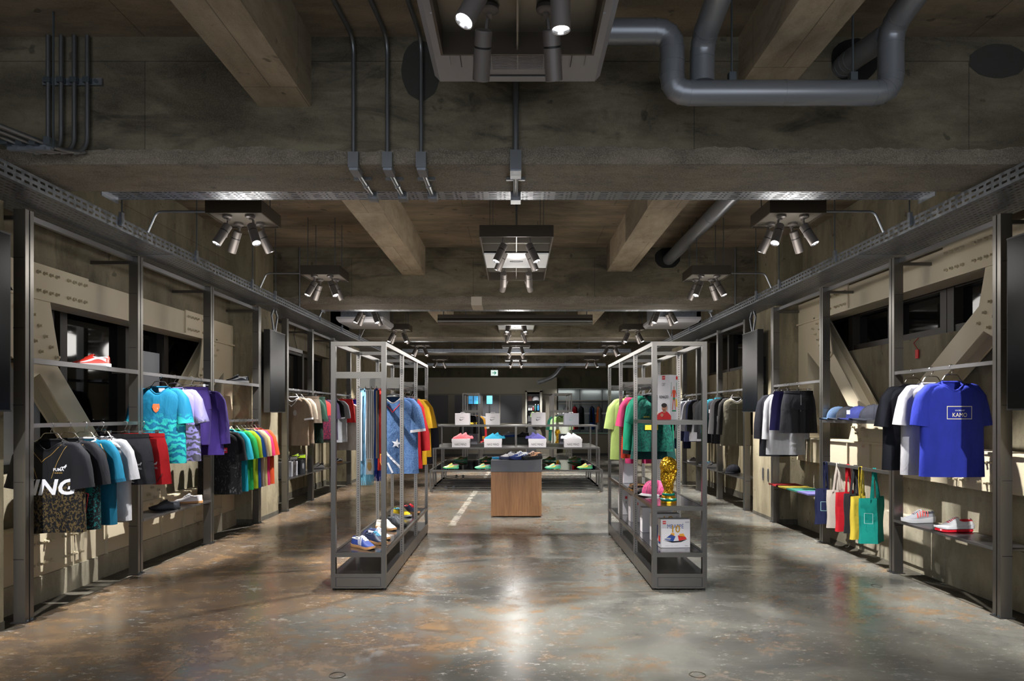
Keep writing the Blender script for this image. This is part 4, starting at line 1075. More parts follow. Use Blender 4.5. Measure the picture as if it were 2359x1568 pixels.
# --- near left, lower rail
z = 1.42
shirt('black football jersey lettered KING with gold pattern, nearest on the left rail', (XRL,5.155,z), M_king, char_c, black_c, name='football_jersey', L=.69, yaw=.05, group=GL1, cuff=char_c,
      prints=[('lettering', wprint, word('KING', .015, .345, .12, .40, .03, .22)), ('collar_trim', gold, linepath([(-.125,.02),(-.02,.16),(.105,.02)])), ('piping', gold, linepath([(.145,.035),(.09,.16),(.05,.28)],.003)), ('piping', gold, linepath([(-.145,.035),(-.09,.16),(-.05,.28)],.003)), ('badge_lettering', wprint, word('PUMA', .10, .215, .022, .07, .02)), ('cat_logo', wprint, cat_mark(.135, .195, .05)), ('badge_lettering', gold, word('KING', .10, .24, .010, .05))])
shirt('black jersey with teal side panel and red sleeve badge behind the lettered one', (XRL,5.36,z), M_tealside, char_c, black_c, name='football_jersey', L=.70, yaw=-.04, group=GL1,
      prints=[('piping', gold, linepath([(.145,.035),(.10,.2)],.004)), ('side_panel', C((16,110,104)), patch(.19,.30,.07,.22)), ('trim', redprint, linepath([(.14,.40),(.20,.42),(.17,.68)],.006))])
shirt('teal jersey with gold shoulder piping on the lower left rail', (XRL,5.56,z), C((12,98,128)), C((16,120,156)), wprint, name='football_jersey', L=.70, yaw=.03, group=GL1, prints=[('piping', gold, linepath([(.145,.03),(.20,.12),(.235,.3)],.005))], cuff=C((10,92,124)))
shirt('white jersey with monogram shoulder tape on the lower left rail', (XRL,5.79,z), white_c, C((186,186,192)), M_mono, name='football_jersey', L=.70, yaw=-.05, group=GL1, prints=[('shoulder_tape', M_mono, linepath([(.12,.02),(.22,.085)],.03))])
shorts('charcoal football shorts with monogram side panel on the lower left rail', (XRL+.09,5.98,z), char_c, L=.44, k=1.1, yaw=.12, band=black_c, group=GL1, prints=[('side_panel', M_mono, lambda mb,f: mb.add([f(.03,.12),f(.075,.12),f(.11,.42),f(.045,.42)],[(0,1,2,3)])), ('cat_logo', wprint, lambda mb,f: blob(mb, CAT, f, .15,.26,.05,-.05)), ('lettering', wprint, lambda mb,f: letters(mb,'PUMA',lambda u,v:f(u,.30-v),.14,0,.02,.06))])
shorts('bright red football shorts at the end of the lower left rail', (XRL+.12,6.2,z), C((206,34,40)), L=.46, k=1.1, yaw=.05, group=GL1, prints=[('cat_logo', wprint, lambda mb,f: blob(mb, CAT, f, .15,.27,.05,-.05)), ('lettering', wprint, lambda mb,f: letters(mb,'PUMA',lambda u,v:f(u,.31-v),.14,0,.02,.06)), ('piping', M_ink, lambda mb,f: mb.add([f(.16,.44),f(.166,.44),f(.216,.36),f(.21,.36)],[(0,1,2,3)]))])
# --- near left, upper rail
z = 1.885
shirt('teal shirt with jagged turquoise lower pattern and orange crest', (XRL,6.733,z), M_tealcamo, M_tealcamo, C((12,104,142)), L=.75, yaw=.04, group=GL2, prints=[('crest', orange_p, crest(.0,.21,.085)), ('crest_shield', wprint, crest(.0,.215,.04)), ('neck_label', wprint, lambda mb,S: rect(mb, lambda u,v: S.pt(u,.02+v,True,-.012), -.03,.03,-.01,.025))])
shirt('lilac shirt with grey jagged lower pattern and orange crest', (XRL,7.03,z), M_lilaccamo, M_lilaccamo, C((128,122,182)), L=.75, yaw=.12, group=GL2, prints=[('crest', orange_p, crest(.06,.21,.085))], spread=1.06)
pants('deep purple track trousers hung by clips between lilac shirt and purple sweater', (XRL+.03,7.33,z), C((54,36,108)), L=.62, k=.95, yaw=.2, group=GL2, band=C((44,28,92)))
shirt('deep purple long sleeved sweater at the end of the upper left rail', (XRL,7.60,z), C((58,38,118)), C((54,34,110)), C((50,32,104)), name='sweater', cat='sweater', L=.72, yaw=.05, sleeves='long', group=GL2, prints=[('crest', orange_p, crest(.07,.2,.07))])
# --- left rainbow rail
z = 1.42
shirt('black shirt with grey scribbles and red cross badge before the coloured shirts', (XRL,8.10,z), M_scribble, black_c, black_c, L=.75, yaw=.05, group=GL3, prints=[('badge', redprint, patch(.085,.23,.05,.06)), ('badge_cross', wprint, cross_mark(.085,.23,.03))])
for lab, y, c in (('bright cyan',8.30,(20,160,182)),('emerald green',8.47,(20,146,70)),('lime green',8.62,(166,196,36)),('royal blue',8.73,(36,98,190)),('pale beige',8.83,(190,170,150)),('cream yellow',8.94,(224,202,142)),('hot pink',9.06,(226,48,110)),('vivid orange',9.2,(226,84,40))):
    shirt('%s short sleeved shirt in the rainbow row on the left rail' % lab, (XRL,y,z), C(c), L=.74, yaw=random.uniform(-.06,.1), group=GL3)
# --- far left rail
GF = 'clothes on the far left rail'; z = 1.885
shirt('beige shirt with white V collar and round grey swing tag', (XRL,10.75,z), C((148,128,108)), C((156,138,118)), wprint, L=.76, yaw=.0, group=GF, cuff=wprint, prints=[('collar_trim', wprint, linepath([(-.09,.02),(0,.15),(.09,.02)],.012)), ('swing_tag', mat('tag_grey',(120,116,110),.5), lambda mb,S: blob(mb, disc2d(), lambda u,v: S.pt(u,.25-v,False,.012), .06,0,.06,.09))])
shirt('second beige shirt with white cuff behind the tagged one', (XRL,11.02,z), C((160,140,118)), C((182,166,146)), wprint, L=.74, yaw=.05, group=GF)
shorts('pale beige shorts hung by clips beside the beige shirts', (XRL+.08,11.28,z), C((190,172,152)), L=.44, yaw=.05, group=GF)
shirt('dark green shirt beside the beige shorts on the far rail', (XRL,11.55,z), C((22,44,34)), C((36,70,56)), C((30,60,48)), L=.76, yaw=.04, group=GF)
shorts('dark green shorts hung by clips behind the dark green shirt', (XRL+.06,11.72,z), C((24,52,40)), L=.42, group=GF)
shirt('red and plum jersey with large white letters on the far left rail', (XRL,12.2,z), M_redking, C((46,24,48)), black_c, name='football_jersey', L=.72, yaw=.05, group=GF, prints=[('lettering', wprint, word('KING', -.02,.34,.12,.36,.03,.2)), ('cat_logo', wprint, cat_mark(.12,.20,.06)), ('collar_trim', gold, linepath([(-.11,.03),(0,.16),(.11,.03)],.005))])
shirt('dark plum shirt behind the red lettered jersey', (XRL,12.5,z), C((48,38,62)), L=.74, group=GF)
shirt('light grey shirt with black sleeves on the far left rail', (XRL,12.8,z), C((170,172,178)), black_c, white_c, L=.8, yaw=.06, group=GF, cuff=white_c)
shirt('grey shirt with white piping in front of the red shorts', (XRL+.02,13.1,z), C((186,188,192)), C((150,150,154)), white_c, L=.8, yaw=.04, group=GF)
shorts('red shorts with small white logo on the far left rail', (XRL+.13,13.38,z), C((196,34,34)), L=.46, k=1.05, group=GF, prints=[('cat_logo', wprint, lambda mb,f: blob(mb, CAT, f, .12,.27,.07,-.05))])
shirt('off white sweatshirt below the red shorts on the far left rail', (XRL+.14,13.5,z-.06), C((190,180,172)), C((190,180,172)), name='sweatshirt', cat='sweater', L=.92, sleeves='long', group=GF)
pants('royal blue trousers hanging lowest on the far left rail', (XRL+.18,13.62,z), C((30,34,168)), L=.98, group=GF)
shirt('black shirt beside the blue trousers on the far left rail', (XRL+.16,13.8,z), black_c, L=.6, group=GF)
shorts('bright blue shorts hung by clips near the end of the far left rail', (XRL+.22,14.0,z), C((44,60,200)), L=.42, group=GF)
shirt('sky blue shirt with white cuffs at the end of the far left rail', (XRL+.2,14.25,z), C((112,160,206)), C((112,160,206)), white_c, L=.74, group=GF, cuff=white_c)
# --- near right
GR1 = 'oversized shirts on the near right rail'; z = 1.885
yel = mat('cream_print', (222,214,176), .6)
shirt('royal blue oversized shirt with a framed KAMO print on the near right rail', (XRR,5.56,z), C((44,58,178)), C((42,56,176)), C((40,52,166)), L=.77, k=1.0, yaw=-.03, group=GR1, drop=.135, seed=5, amp=.006,
      prints=[('print_frame', yel, frame_mark(.02,.25,.195,.10)), ('lettering', yel, word('KAMO', .02,.268,.034,.115,.0)), ('small_lettering', wprint, word('SOCCER SHOP', .02,.232,.010,.075))])
shirt('plain white oversized shirt between the blue and black ones', (XRR,5.83,z), C((196,194,198)), L=.78, k=1.0, yaw=-.05, group=GR1, drop=.135)
shirt('plain black oversized shirt, third on the near right rail', (XRR,6.10,z), C((26,28,38)), L=.76, k=1.05, yaw=-.04, group=GR1, drop=.135)
GR3 = 'clothes on the right rail beside the column'
shorts('black sweat shorts with drawcord in front of the white long sleeve', (XRR-.01,8.55,z), C((30,30,36)), L=.53, k=1.02, yaw=.0, group=GR3, side=C((26,26,30)), prints=[('drawcord', greyp, lambda mb,f: mb.add([f(-.004,.05),f(.004,.05),f(.004,.18),f(-.004,.18)],[(0,1,2,3)]))])
shorts('black and violet shorts behind the black sweat shorts', (XRR-.05,8.78,z), C((44,40,96)), L=.50, k=1.0, yaw=-.05, group=GR3)
shirt('white long sleeved shirt beside the tall portrait screen', (XRR,8.98,z), C((200,200,204)), C((206,206,210)), C((206,206,210)), L=.80, sleeves='long', yaw=.0, group=GR3, amp=.013, spread=.95)
shirt('black long sleeved shirt behind the white long sleeve', (XRR-.03,9.15,z), C((26,26,34)), sleeves='long', L=.83, group=GR3)
# --- far right
GR4 = 'track tops on the far right rail'
shirt('khaki grey pullover with white collar and black shoulders, front of the far right rail', (XRR+.02,11.06,z), C((136,130,112)), C((40,38,38)), C((208,206,208)), name='pullover', cat='pullover', L=.78, sleeves='long', yaw=-.05, group=GR4, prints=[('chest_seam', mat('seam_dark',(70,64,56),.8), linepath([(-.23,.20),(.23,.20)],.008)), ('placket', mat('placket_grey',(150,144,126),.8), linepath([(0,.1),(0,.74)],.012))])
shirt('black and white track top behind the khaki pullover', (XRR-.03,11.36,z), C((26,26,30)), C((196,194,198)), C((46,46,60)), name='zip_jacket', cat='jacket', L=.76, sleeves='long', group=GR4, prints=[('white_panel', wprint, patch(-.14,.42,.10,.24))])
shirt('black track top with teal collar and white band', (XRR-.06,11.68,z), C((40,40,46)), C((20,104,118)), C((18,130,150)), name='zip_jacket', cat='jacket', L=.76, sleeves='long', group=GR4, prints=[('white_band', wprint, patch(-.13,.22,.14,.06)), ('teal_panel', C((18,110,124)), patch(-.15,.32,.08,.12))])
shirt('plain black track top beside the grey striped ones', (XRR,12.4,z), black_c, name='zip_jacket', cat='jacket', L=.72, sleeves='long', group=GR4)
shirt('grey track top with black shoulder on the far right rail', (XRR,12.95,z), C((176,174,178)), C((30,28,32)), name='zip_jacket', cat='jacket', L=.78, sleeves='long', group=GR4)
shirt('dusty blue track top with pale sleeves on the far right rail', (XRR-.04,13.2,z), C((106,114,164)), C((170,168,176)), name='zip_jacket', cat='jacket', L=.8, sleeves='long', group=GR4)
shirt('white track top with navy lower half on the far right rail', (XRR-.06,13.5,z), camo('white_navy_top', (188,188,192), (28,34,62), (28,34,62), -.5, .01), C((188,188,192)), name='zip_jacket', cat='jacket', L=.8, sleeves='long', group=GR4)
shirt('black and grey striped track top near the end of the far right rail', (XRR-.10,13.85,z), C((178,174,174)), C((30,28,30)), black_c, name='zip_jacket', cat='jacket', L=.76, sleeves='long', group=GR4, prints=[('black_stripe', M_ink, patch(-.10,.30,.06,.5)), ('black_stripe', M_ink, patch(.05,.30,.06,.5))])
pants('navy track trousers lowest at the end of the far right rail', (XRR-.14,14.05,z), C((26,32,66)), L=1.0, group=GR4)
shirt('cream track top with black sleeves last on the far right rail', (XRR-.14,14.25,z), C((196,188,168)), C((196,190,180)), name='zip_jacket', cat='jacket', L=.74, sleeves='long', group=GR4)

# --- left gondola: shirts behind the scarves
GG = 'shirts inside the left gondola rack'; xm = -1.3275; z = 1.775
shirt('blue denim print jersey with white star and red trimmed collar', (xm+.02,7.30,z), M_denim, M_denim, white_c, name='football_jersey', L=.82, k=1.05, yaw=.06, group=GG, drop=.10, cuff=white_c,
      prints=[('star', wprint, lambda mb,S: blob(mb, [((.5 if i%2==0 else .2)*sin(i*pi/5+.2),(.5 if i%2==0 else .2)*cos(i*pi/5+.2)) for i in range(10)], chest(S,.50), .04,0,.11)), ('white_flash', wprint, linepath([(-.16,.42),(-.06,.60),(.10,.78)],.022)), ('white_flash', wprint, linepath([(-.24,.60),(-.2,.8)],.03)), ('white_flash', wprint, linepath([(-.05,.70),(.0,.81)],.02)), ('collar_trim', redprint, linepath([(-.085,.05),(0,.17),(.085,.05)],.008))])
shirt('plain white jersey with blue sleeves behind the denim print', (xm,7.50,z), white_c, C((36,84,170)), white_c, name='football_jersey', L=.80, group=GG, drop=.10)
shirt('red long sleeved jersey with navy shoulder on the left gondola', (xm+.02,7.70,z), C((212,36,44)), C((214,38,46)), C((40,60,140)), name='football_jersey', L=.80, sleeves='long', spread=1.08, yaw=.05, group=GG, drop=.10, prints=[('lettering', wprint, word('C', .22,.24,.02))])
shirt('golden yellow jersey with navy shoulder stripes on the left gondola', (xm+.03,8.00,z), C((230,176,30)), C((232,180,36)), C((34,60,92)), name='football_jersey', L=.78, yaw=.05, group=GG, drop=.10, prints=[('stripe', mat('navy_print',(30,48,80),.6), linepath([(.13,.02),(.225,.09)],.008)), ('stripe', MATS['navy_print'], linepath([(.12,.035),(.215,.105)],.008))])
shirt('second golden yellow jersey behind the striped one', (xm+.06,8.2,z), C((228,172,30)), L=.70, group=GG, drop=.10, name='football_jersey')
shirt('navy sweatshirt at the back of the left gondola', (xm+.05,8.42,z), C((38,38,52)), name='sweatshirt', cat='sweater', L=.80, sleeves='long', spread=1.05, group=GG, drop=.10)
# --- right gondola
GH = 'keeper kits inside the right gondola rack'; xm = 1.384
shirt('green goalkeeper jersey with dark collar and sun print', (xm-.01,6.86,z), M_greencamo, C((14,130,100)), C((34,34,40)), name='football_jersey', L=.56, k=.80, yaw=-.05, group=GH, drop=.10, spread=1.1,
      prints=[('sun_disc', yellowp, lambda mb,S: blob(mb, disc2d(), chest(S,.20), .05,0,.075)), ('sun_core', redprint, lambda mb,S: blob(mb, disc2d(), lambda u,v: S.pt(u,.20-v,False,.006), .05,0,.035)), ('yellow_panel', yellowp, patch(-.02,.32,.13,.05)), ('lettering', yellowp, word('ADIDAS', -.07,.215,.012,.06))])
shorts('dark green goalkeeper shorts below the green jersey', (xm+.02,6.98,z-.24), C((12,64,60)), L=.40, k=1.0, group=GH)
shirt('emerald green long sleeved keeper jersey behind the sun print', (xm,7.10,z), C((14,138,100)), C((16,150,110)), black_c, name='football_jersey', L=.60, k=.85, sleeves='long', group=GH, drop=.10, cuff=black_c)
shirt('hot pink and orange keeper jersey on the right gondola', (xm-.02,7.35,z), M_redcamo, C((232,76,130)), C((236,70,120)), name='football_jersey', L=.66, k=.9, group=GH, drop=.10)
pants('hot pink keeper trousers hanging below the green jersey', (xm-.03,7.5,z), C((236,70,130)), L=.72, k=.8, group=GH)
shirt('pale lime keeper jersey at the back of the right gondola', (xm-.06,7.75,z), C((190,216,120)), C((196,222,130)), C((196,222,130)), name='football_jersey', L=.70, k=1.0, group=GH, drop=.10, yaw=.1)
# --- distant gondolas
shirt('black sweatshirt with small yellow letters on the distant left rack', (-1.30,20.3,1.53), black_c, black_c, black_c, name='sweatshirt', cat='sweater', L=.74, k=1.2, sleeves='long', drop=.10, prints=[('lettering', yellowp, word('MAX', .06,.22,.07,.2))])
shirt('ochre shirt behind the black sweatshirt on the distant left rack', (-1.22,20.7,1.53), C((196,140,40)), L=.7, drop=.1, k=1.1)
shirt('white and red shirt deepest on the distant left rack', (-1.16,21.0,1.53), C((206,44,48)), white_c, L=.8, drop=.1, k=1.1)
shirt('pale green and white shirt on the distant right rack', (1.36,20.3,1.53), camo('pale_green_white', (164,206,124), (226,232,214), (226,232,214), -.28, .02), C((190,220,160)), L=.8, drop=.1, k=1.15)
shirt('dark green shirt behind the pale green one on the distant right rack', (1.30,20.7,1.53), C((20,90,70)), L=.75, drop=.1, k=1.2)

# ------------------------------------------------------------------ scarves
def scarf(label, x, y, z0, w, L, m, fringe, prints=(), th=.02):
    t = thing('football_scarf', label, 'scarf', (x,y,z0), None, 'football scarves on the left gondola')
    for k, (yy, l) in enumerate(((-.012,L),(.014,L-.04))):
        rows = [[(u*w-w/2+.004*sin(v*9+k+u*3), yy+.006*sin(u*7+v*4+k), -v*l) for u in [i/6 for i in range(7)]] for v in [j/14 for j in range(15)]]
        back = [[(a,b+.010,c) for a,b,c in reversed(r)] for r in rows]
        MB().grid([r+bk for r, bk in zip(rows, back)], True).build('scarf_end', m, t, smooth=True, sharp=60)
        for i in range(9):
            fx = -w/2+w*(i+.5)/9
            MB().tube([(fx,yy+.005,-l+.002),(fx+.003*sin(i*2),yy+.005,-l-.05),(fx+.006*sin(i*3),yy+.004,-l-.105)], w/17, 5, radii=[w/19,w/16,w/22]).build('fringe', fringe, t)
    MB().tube([(0,-.02,.004),(0,.03,.004)], .012, 6).build('fold', m, t)
    for nm, mm, fn in prints:
        mb = MB(); fn(mb, lambda u,v: Vector((u,-.024,-v))); mb.build(nm, mm, t)
sky = C((130,184,220)); 
def vst(ws):
    def fn(mb, f):
        for a, b in ws: mb.add([f(a,.01),f(b,.01),f(b,.68),f(a,.68)], [(0,1,2,3)])
    return fn
scarf('sky blue and white scarf at the left end of the gondola hooks', -1.505, 6.80, 1.725, .085, .84, sky, C((130,200,226)), [('white_band', wprint, lambda mb,f: [rect(mb,f,-.042,-.02,.02,.7), rect(mb,f,.02,.042,.02,.7)])])
scarf('white scarf with black stripes and a golden crest', -1.443, 6.76, 1.73, .080, .84, C((250,248,246)), C((130,200,226)), [('stripe', M_ink, vst([(-.030,-.025),(-.012,-.007),(.007,.012),(.026,.031)])), ('golden_crest', gold, lambda mb,f: blob(mb, [(-.35,.5),(.35,.5),(.45,.0),(.25,-.35),(0,-.5),(-.25,-.35),(-.45,0)], f, 0,.76,.05,-.09)), ('golden_crest', gold, lambda mb,f: [rect(mb,f,-.02,.02,v,v+.006) for v in (.69,.70)])])
scarf('blue and tan scarf next to the black striped one', -1.385, 6.79, 1.73, .055, .80, C((40,88,180)), C((48,64,170)), [('tan_stripe', mat('tan_print',(190,160,120),.8), vst([(.0,.022)]))])
scarf('black and red scarf with a yellow edged crest', -1.335, 6.77, 1.73, .07, .80, C((206,44,36)), C((40,44,110)), [('black_edge', M_ink, vst([(-.033,-.016)])), ('yellow_crest', yellowp, lambda mb,f: blob(mb, [(-.35,.5),(.35,.5),(.4,-.1),(0,-.5),(-.4,-.1)], f, .010,.70,.04,-.13)), ('red_shield', redprint, lambda mb,f: blob(mb, [(-.35,.5),(.35,.5),(.4,-.1),(0,-.5),(-.4,-.1)], lambda u,v: f(u,v)+Vector((0,-.001,0)), .010,.70,.03,-.11))])
t = thing('hook_plate', 'steel plate with prongs holding the scarves in the left gondola', 'hook plate', (-1.42,6.75,1.80))
wpart(t, 'plate', MB().box(-1.52,-1.14,6.675,6.683,1.74,1.80), M_steelx)
for x in (-1.505,-1.443,-1.385,-1.335,-1.25): wpart(t, 'prong', MB().tube([(x,6.55,1.755),(x,6.56,1.74),(x,6.83,1.73)],.004,6), M_chrome)

# ------------------------------------------------------------------ tote bags
def tote(label, x, y, m, L=.42, w=.20, yaw=0, prints=False):
    zr = .945; t = thing('tote_bag', label, 'bag', (x,y,zr), (0,0,yaw), 'tote bags on the right rail'); top = -.29
    def prof(v):      # cross-section of the folded bag at depth v
        a = .5*w; o = .045*(1-.3*v)
        mid = [(-a,.04),(-a*.5,.01),(0,-.03-.02*v),(a*.5,.015),(a,.05)]
        return [(px, py-.014) for px, py in mid]+[(px, py+.014+.01*v) for px, py in reversed(mid)]
    rows = [[(px*(1+.05*sin(v*7)), py+.004*sin(v*9+px*30), top-v*L+.02*(px/w)) for px, py in prof(v)] for v in [j/10 for j in range(11)]]
    mb = MB().grid(rows, True); n = 10; k = len(mb.v)-n; mb.f.append(tuple(range(k, k+n)))
    mb.build('bag_body', m, t, smooth=True, sharp=50)
    for dy, xs in ((-.03,(-.05,.02)),(.03,(.0,.07))):
        pts = [(xs[0],dy*.6-.01,top-.02),(xs[0]*.6,dy*.8,-.15),(.0,dy,-.01),(.0,dy*.2,.006),(.0,-dy*.1,.006)]
        for sx in (xs[0], xs[1]):
            p = [Vector((sx,dy*.6-.005,top-.02)),Vector((sx*.6,dy*.7,-.14)),Vector((sx*.15,-.02 if dy < 0 else .02,-.005)),Vector((sx*.1,0,.008))]
            q = MB()
            for a, b in zip(p, p[1:]): q.bar(a, b, .022, .003, (0,1,0))
            q2 = MB(); rws = [[v+Vector((-.011,0,0)), v+Vector((.011,0,0)), v+Vector((.011,.003,0)), v+Vector((-.011,.003,0))] for v in p]; q2.grid(rws, True).build('strap', m, t)
    if prints:
        f = lambda u, v: Vector((u, (-.016-.045*(1-abs(u)/(w*.5))+.04*abs(u)/(w*.5)*0)-.004+abs(u)*.0+ (abs(u)/(w*.5))*.035, top-v))
        a, b = -w*.44, -w*.18
        for (u0,u1,v0,v1) in ((a,b,.15,.153),(a,b,.25,.253),(a,a+.003,.15,.253),(b-.003,b,.15,.253)): MB().add([f(u0,v0)-Vector((0,.012,0)),f(u1,v0)-Vector((0,.012,0)),f(u1,v1)-Vector((0,.012,0)),f(u0,v1)-Vector((0,.012,0))],[(0,1,2,3)]).build('print_line', mat('pale_print',(140,180,180),.6), t)
    return t
tote('navy tote bag, farthest of the hanging totes', XRR-.05, 7.72, C((28,34,70)), yaw=.5, L=.40, prints=True)
tote('natural canvas tote bag between navy and red totes', XRR, 7.53, C((206,196,184)), yaw=-.2, L=.42)
tote('bright red tote bag in the middle of the row', XRR+.02, 7.34, C((204,26,40)), yaw=.3, w=.22)
tote('charcoal tote bag between red and yellow totes', XRR+.02, 7.18, C((44,44,48)), yaw=-.3)
tote('lemon yellow tote bag beside the teal tote', XRR-.01, 7.00, C((236,208,70)), yaw=.6, L=.44)
tote('teal green tote bag, nearest of the hanging totes', XRR+.02, 6.80, C((14,150,136)), yaw=.1, w=.25, L=.45, prints=True)

# ------------------------------------------------------------------ caps
def cap(label, loc, yaw, m, brim=None, under=None, k=1.0, tilt=0, prints=None, group=None):
    t = thing('cap', label, 'cap', loc, (0,tilt,yaw), group); R = .088*k
    rows = []
    for i in range(9):
        a = i/8*pi/2*.98; rows.append([(R*cos(a)**.8*1.08*cos(2*pi*j/24), R*cos(a)**.8*.95*sin(2*pi*j/24), .012+.098*k*sin(a)**.95*(1-.06*cos(2*pi*j/24)*cos(a))) for j in range(24)])
    MB().grid(rows, True).build('crown', m, t, smooth=True, sharp=0)
    rw = []
    for i in range(6):
        u = i/5; rw.append([(R*1.0*cos(a)+u*.088*k*cos(a)**.5*1.0, R*.92*sin(a)*(1-.12*u), .016-.030*u*u*0+.006-.022*u*(abs(sin(a))) ) for a in [radians(v) for v in range(-78,79,12)]])
    mb = MB().grid(rw); n = len(mb.v); mb.v += [(a,b,c-.004) for a,b,c in mb.v]; mb.f += [tuple(q+n for q in reversed(f)) for f in mb.f]
    mb.build('brim', brim or m, t, smooth=True, sharp=0)
    MB().lathe([(.009,0),(.009,.004),(0,.007)], (0,0,.107*k), 10).build('button', m, t)
    for j in range(3):
        a = j*pi/3; MB().tube([(R*1.09*cos(b)**.8*cos(a) if cos(b) > 0 else -R*1.09*abs(cos(b))**.8*cos(a), (1 if cos(b) > 0 else -1)*R*.96*abs(cos(b))**.8*sin(a), .012+.0995*k*abs(sin(b))**.95) for b in [pi*q/14 for q in range(15)]], .0012, 4).build('seam', brim or m, t)
    if prints: MB().box(R*.98,R*1.06,-.02,.02,.045*k,.075*k).build('front_badge', prints, t)
    return t
GC = 'caps on the right shelf'
cap('washed blue denim cap, farthest of four on the shelf', (3.64,7.70,1.425), 3.4, C((96,124,162)), k=1.38, group=GC)
cap('dark grey cap between the denim and royal blue caps', (3.64,7.47,1.425), 3.3, C((50,52,60)), k=1.38, group=GC)
cap('royal blue cap with white front badge on the shelf', (3.64,7.24,1.425), 3.3, C((44,52,116)), k=1.38, prints=wprint, group=GC)
cap('dark slate cap, nearest of four on the shelf', (3.65,6.96,1.425), 3.25, C((46,48,58)), k=1.5, group=GC)
cap('pink cap with dark speckled pattern and white peak on the gondola shelf', (1.335,6.58,.71), 3.9, M_pinkcamo, white_c, k=1.35)
# folded towels
for lab, y, c in (('red',9.12,(196,44,50)),('yellow',8.84,(214,190,72)),('green',8.52,(60,150,130)),('violet',8.2,(118,112,176))):
    mb = MB().box(-.16,.20,-.17,.17,0,.010); o = mb.build('folded_towel', C(c), None); o.location = (3.60,y,.531)
    tag(o, 'thin folded %s towel lying on the low shelf beside the column' % lab, 'towel', 'folded towels on the low right shelf')
    MB().box(-.16,.20,-.165,.165,.0105,.017).build('fold', C(tuple(min(255,v+14) for v in c)), o)
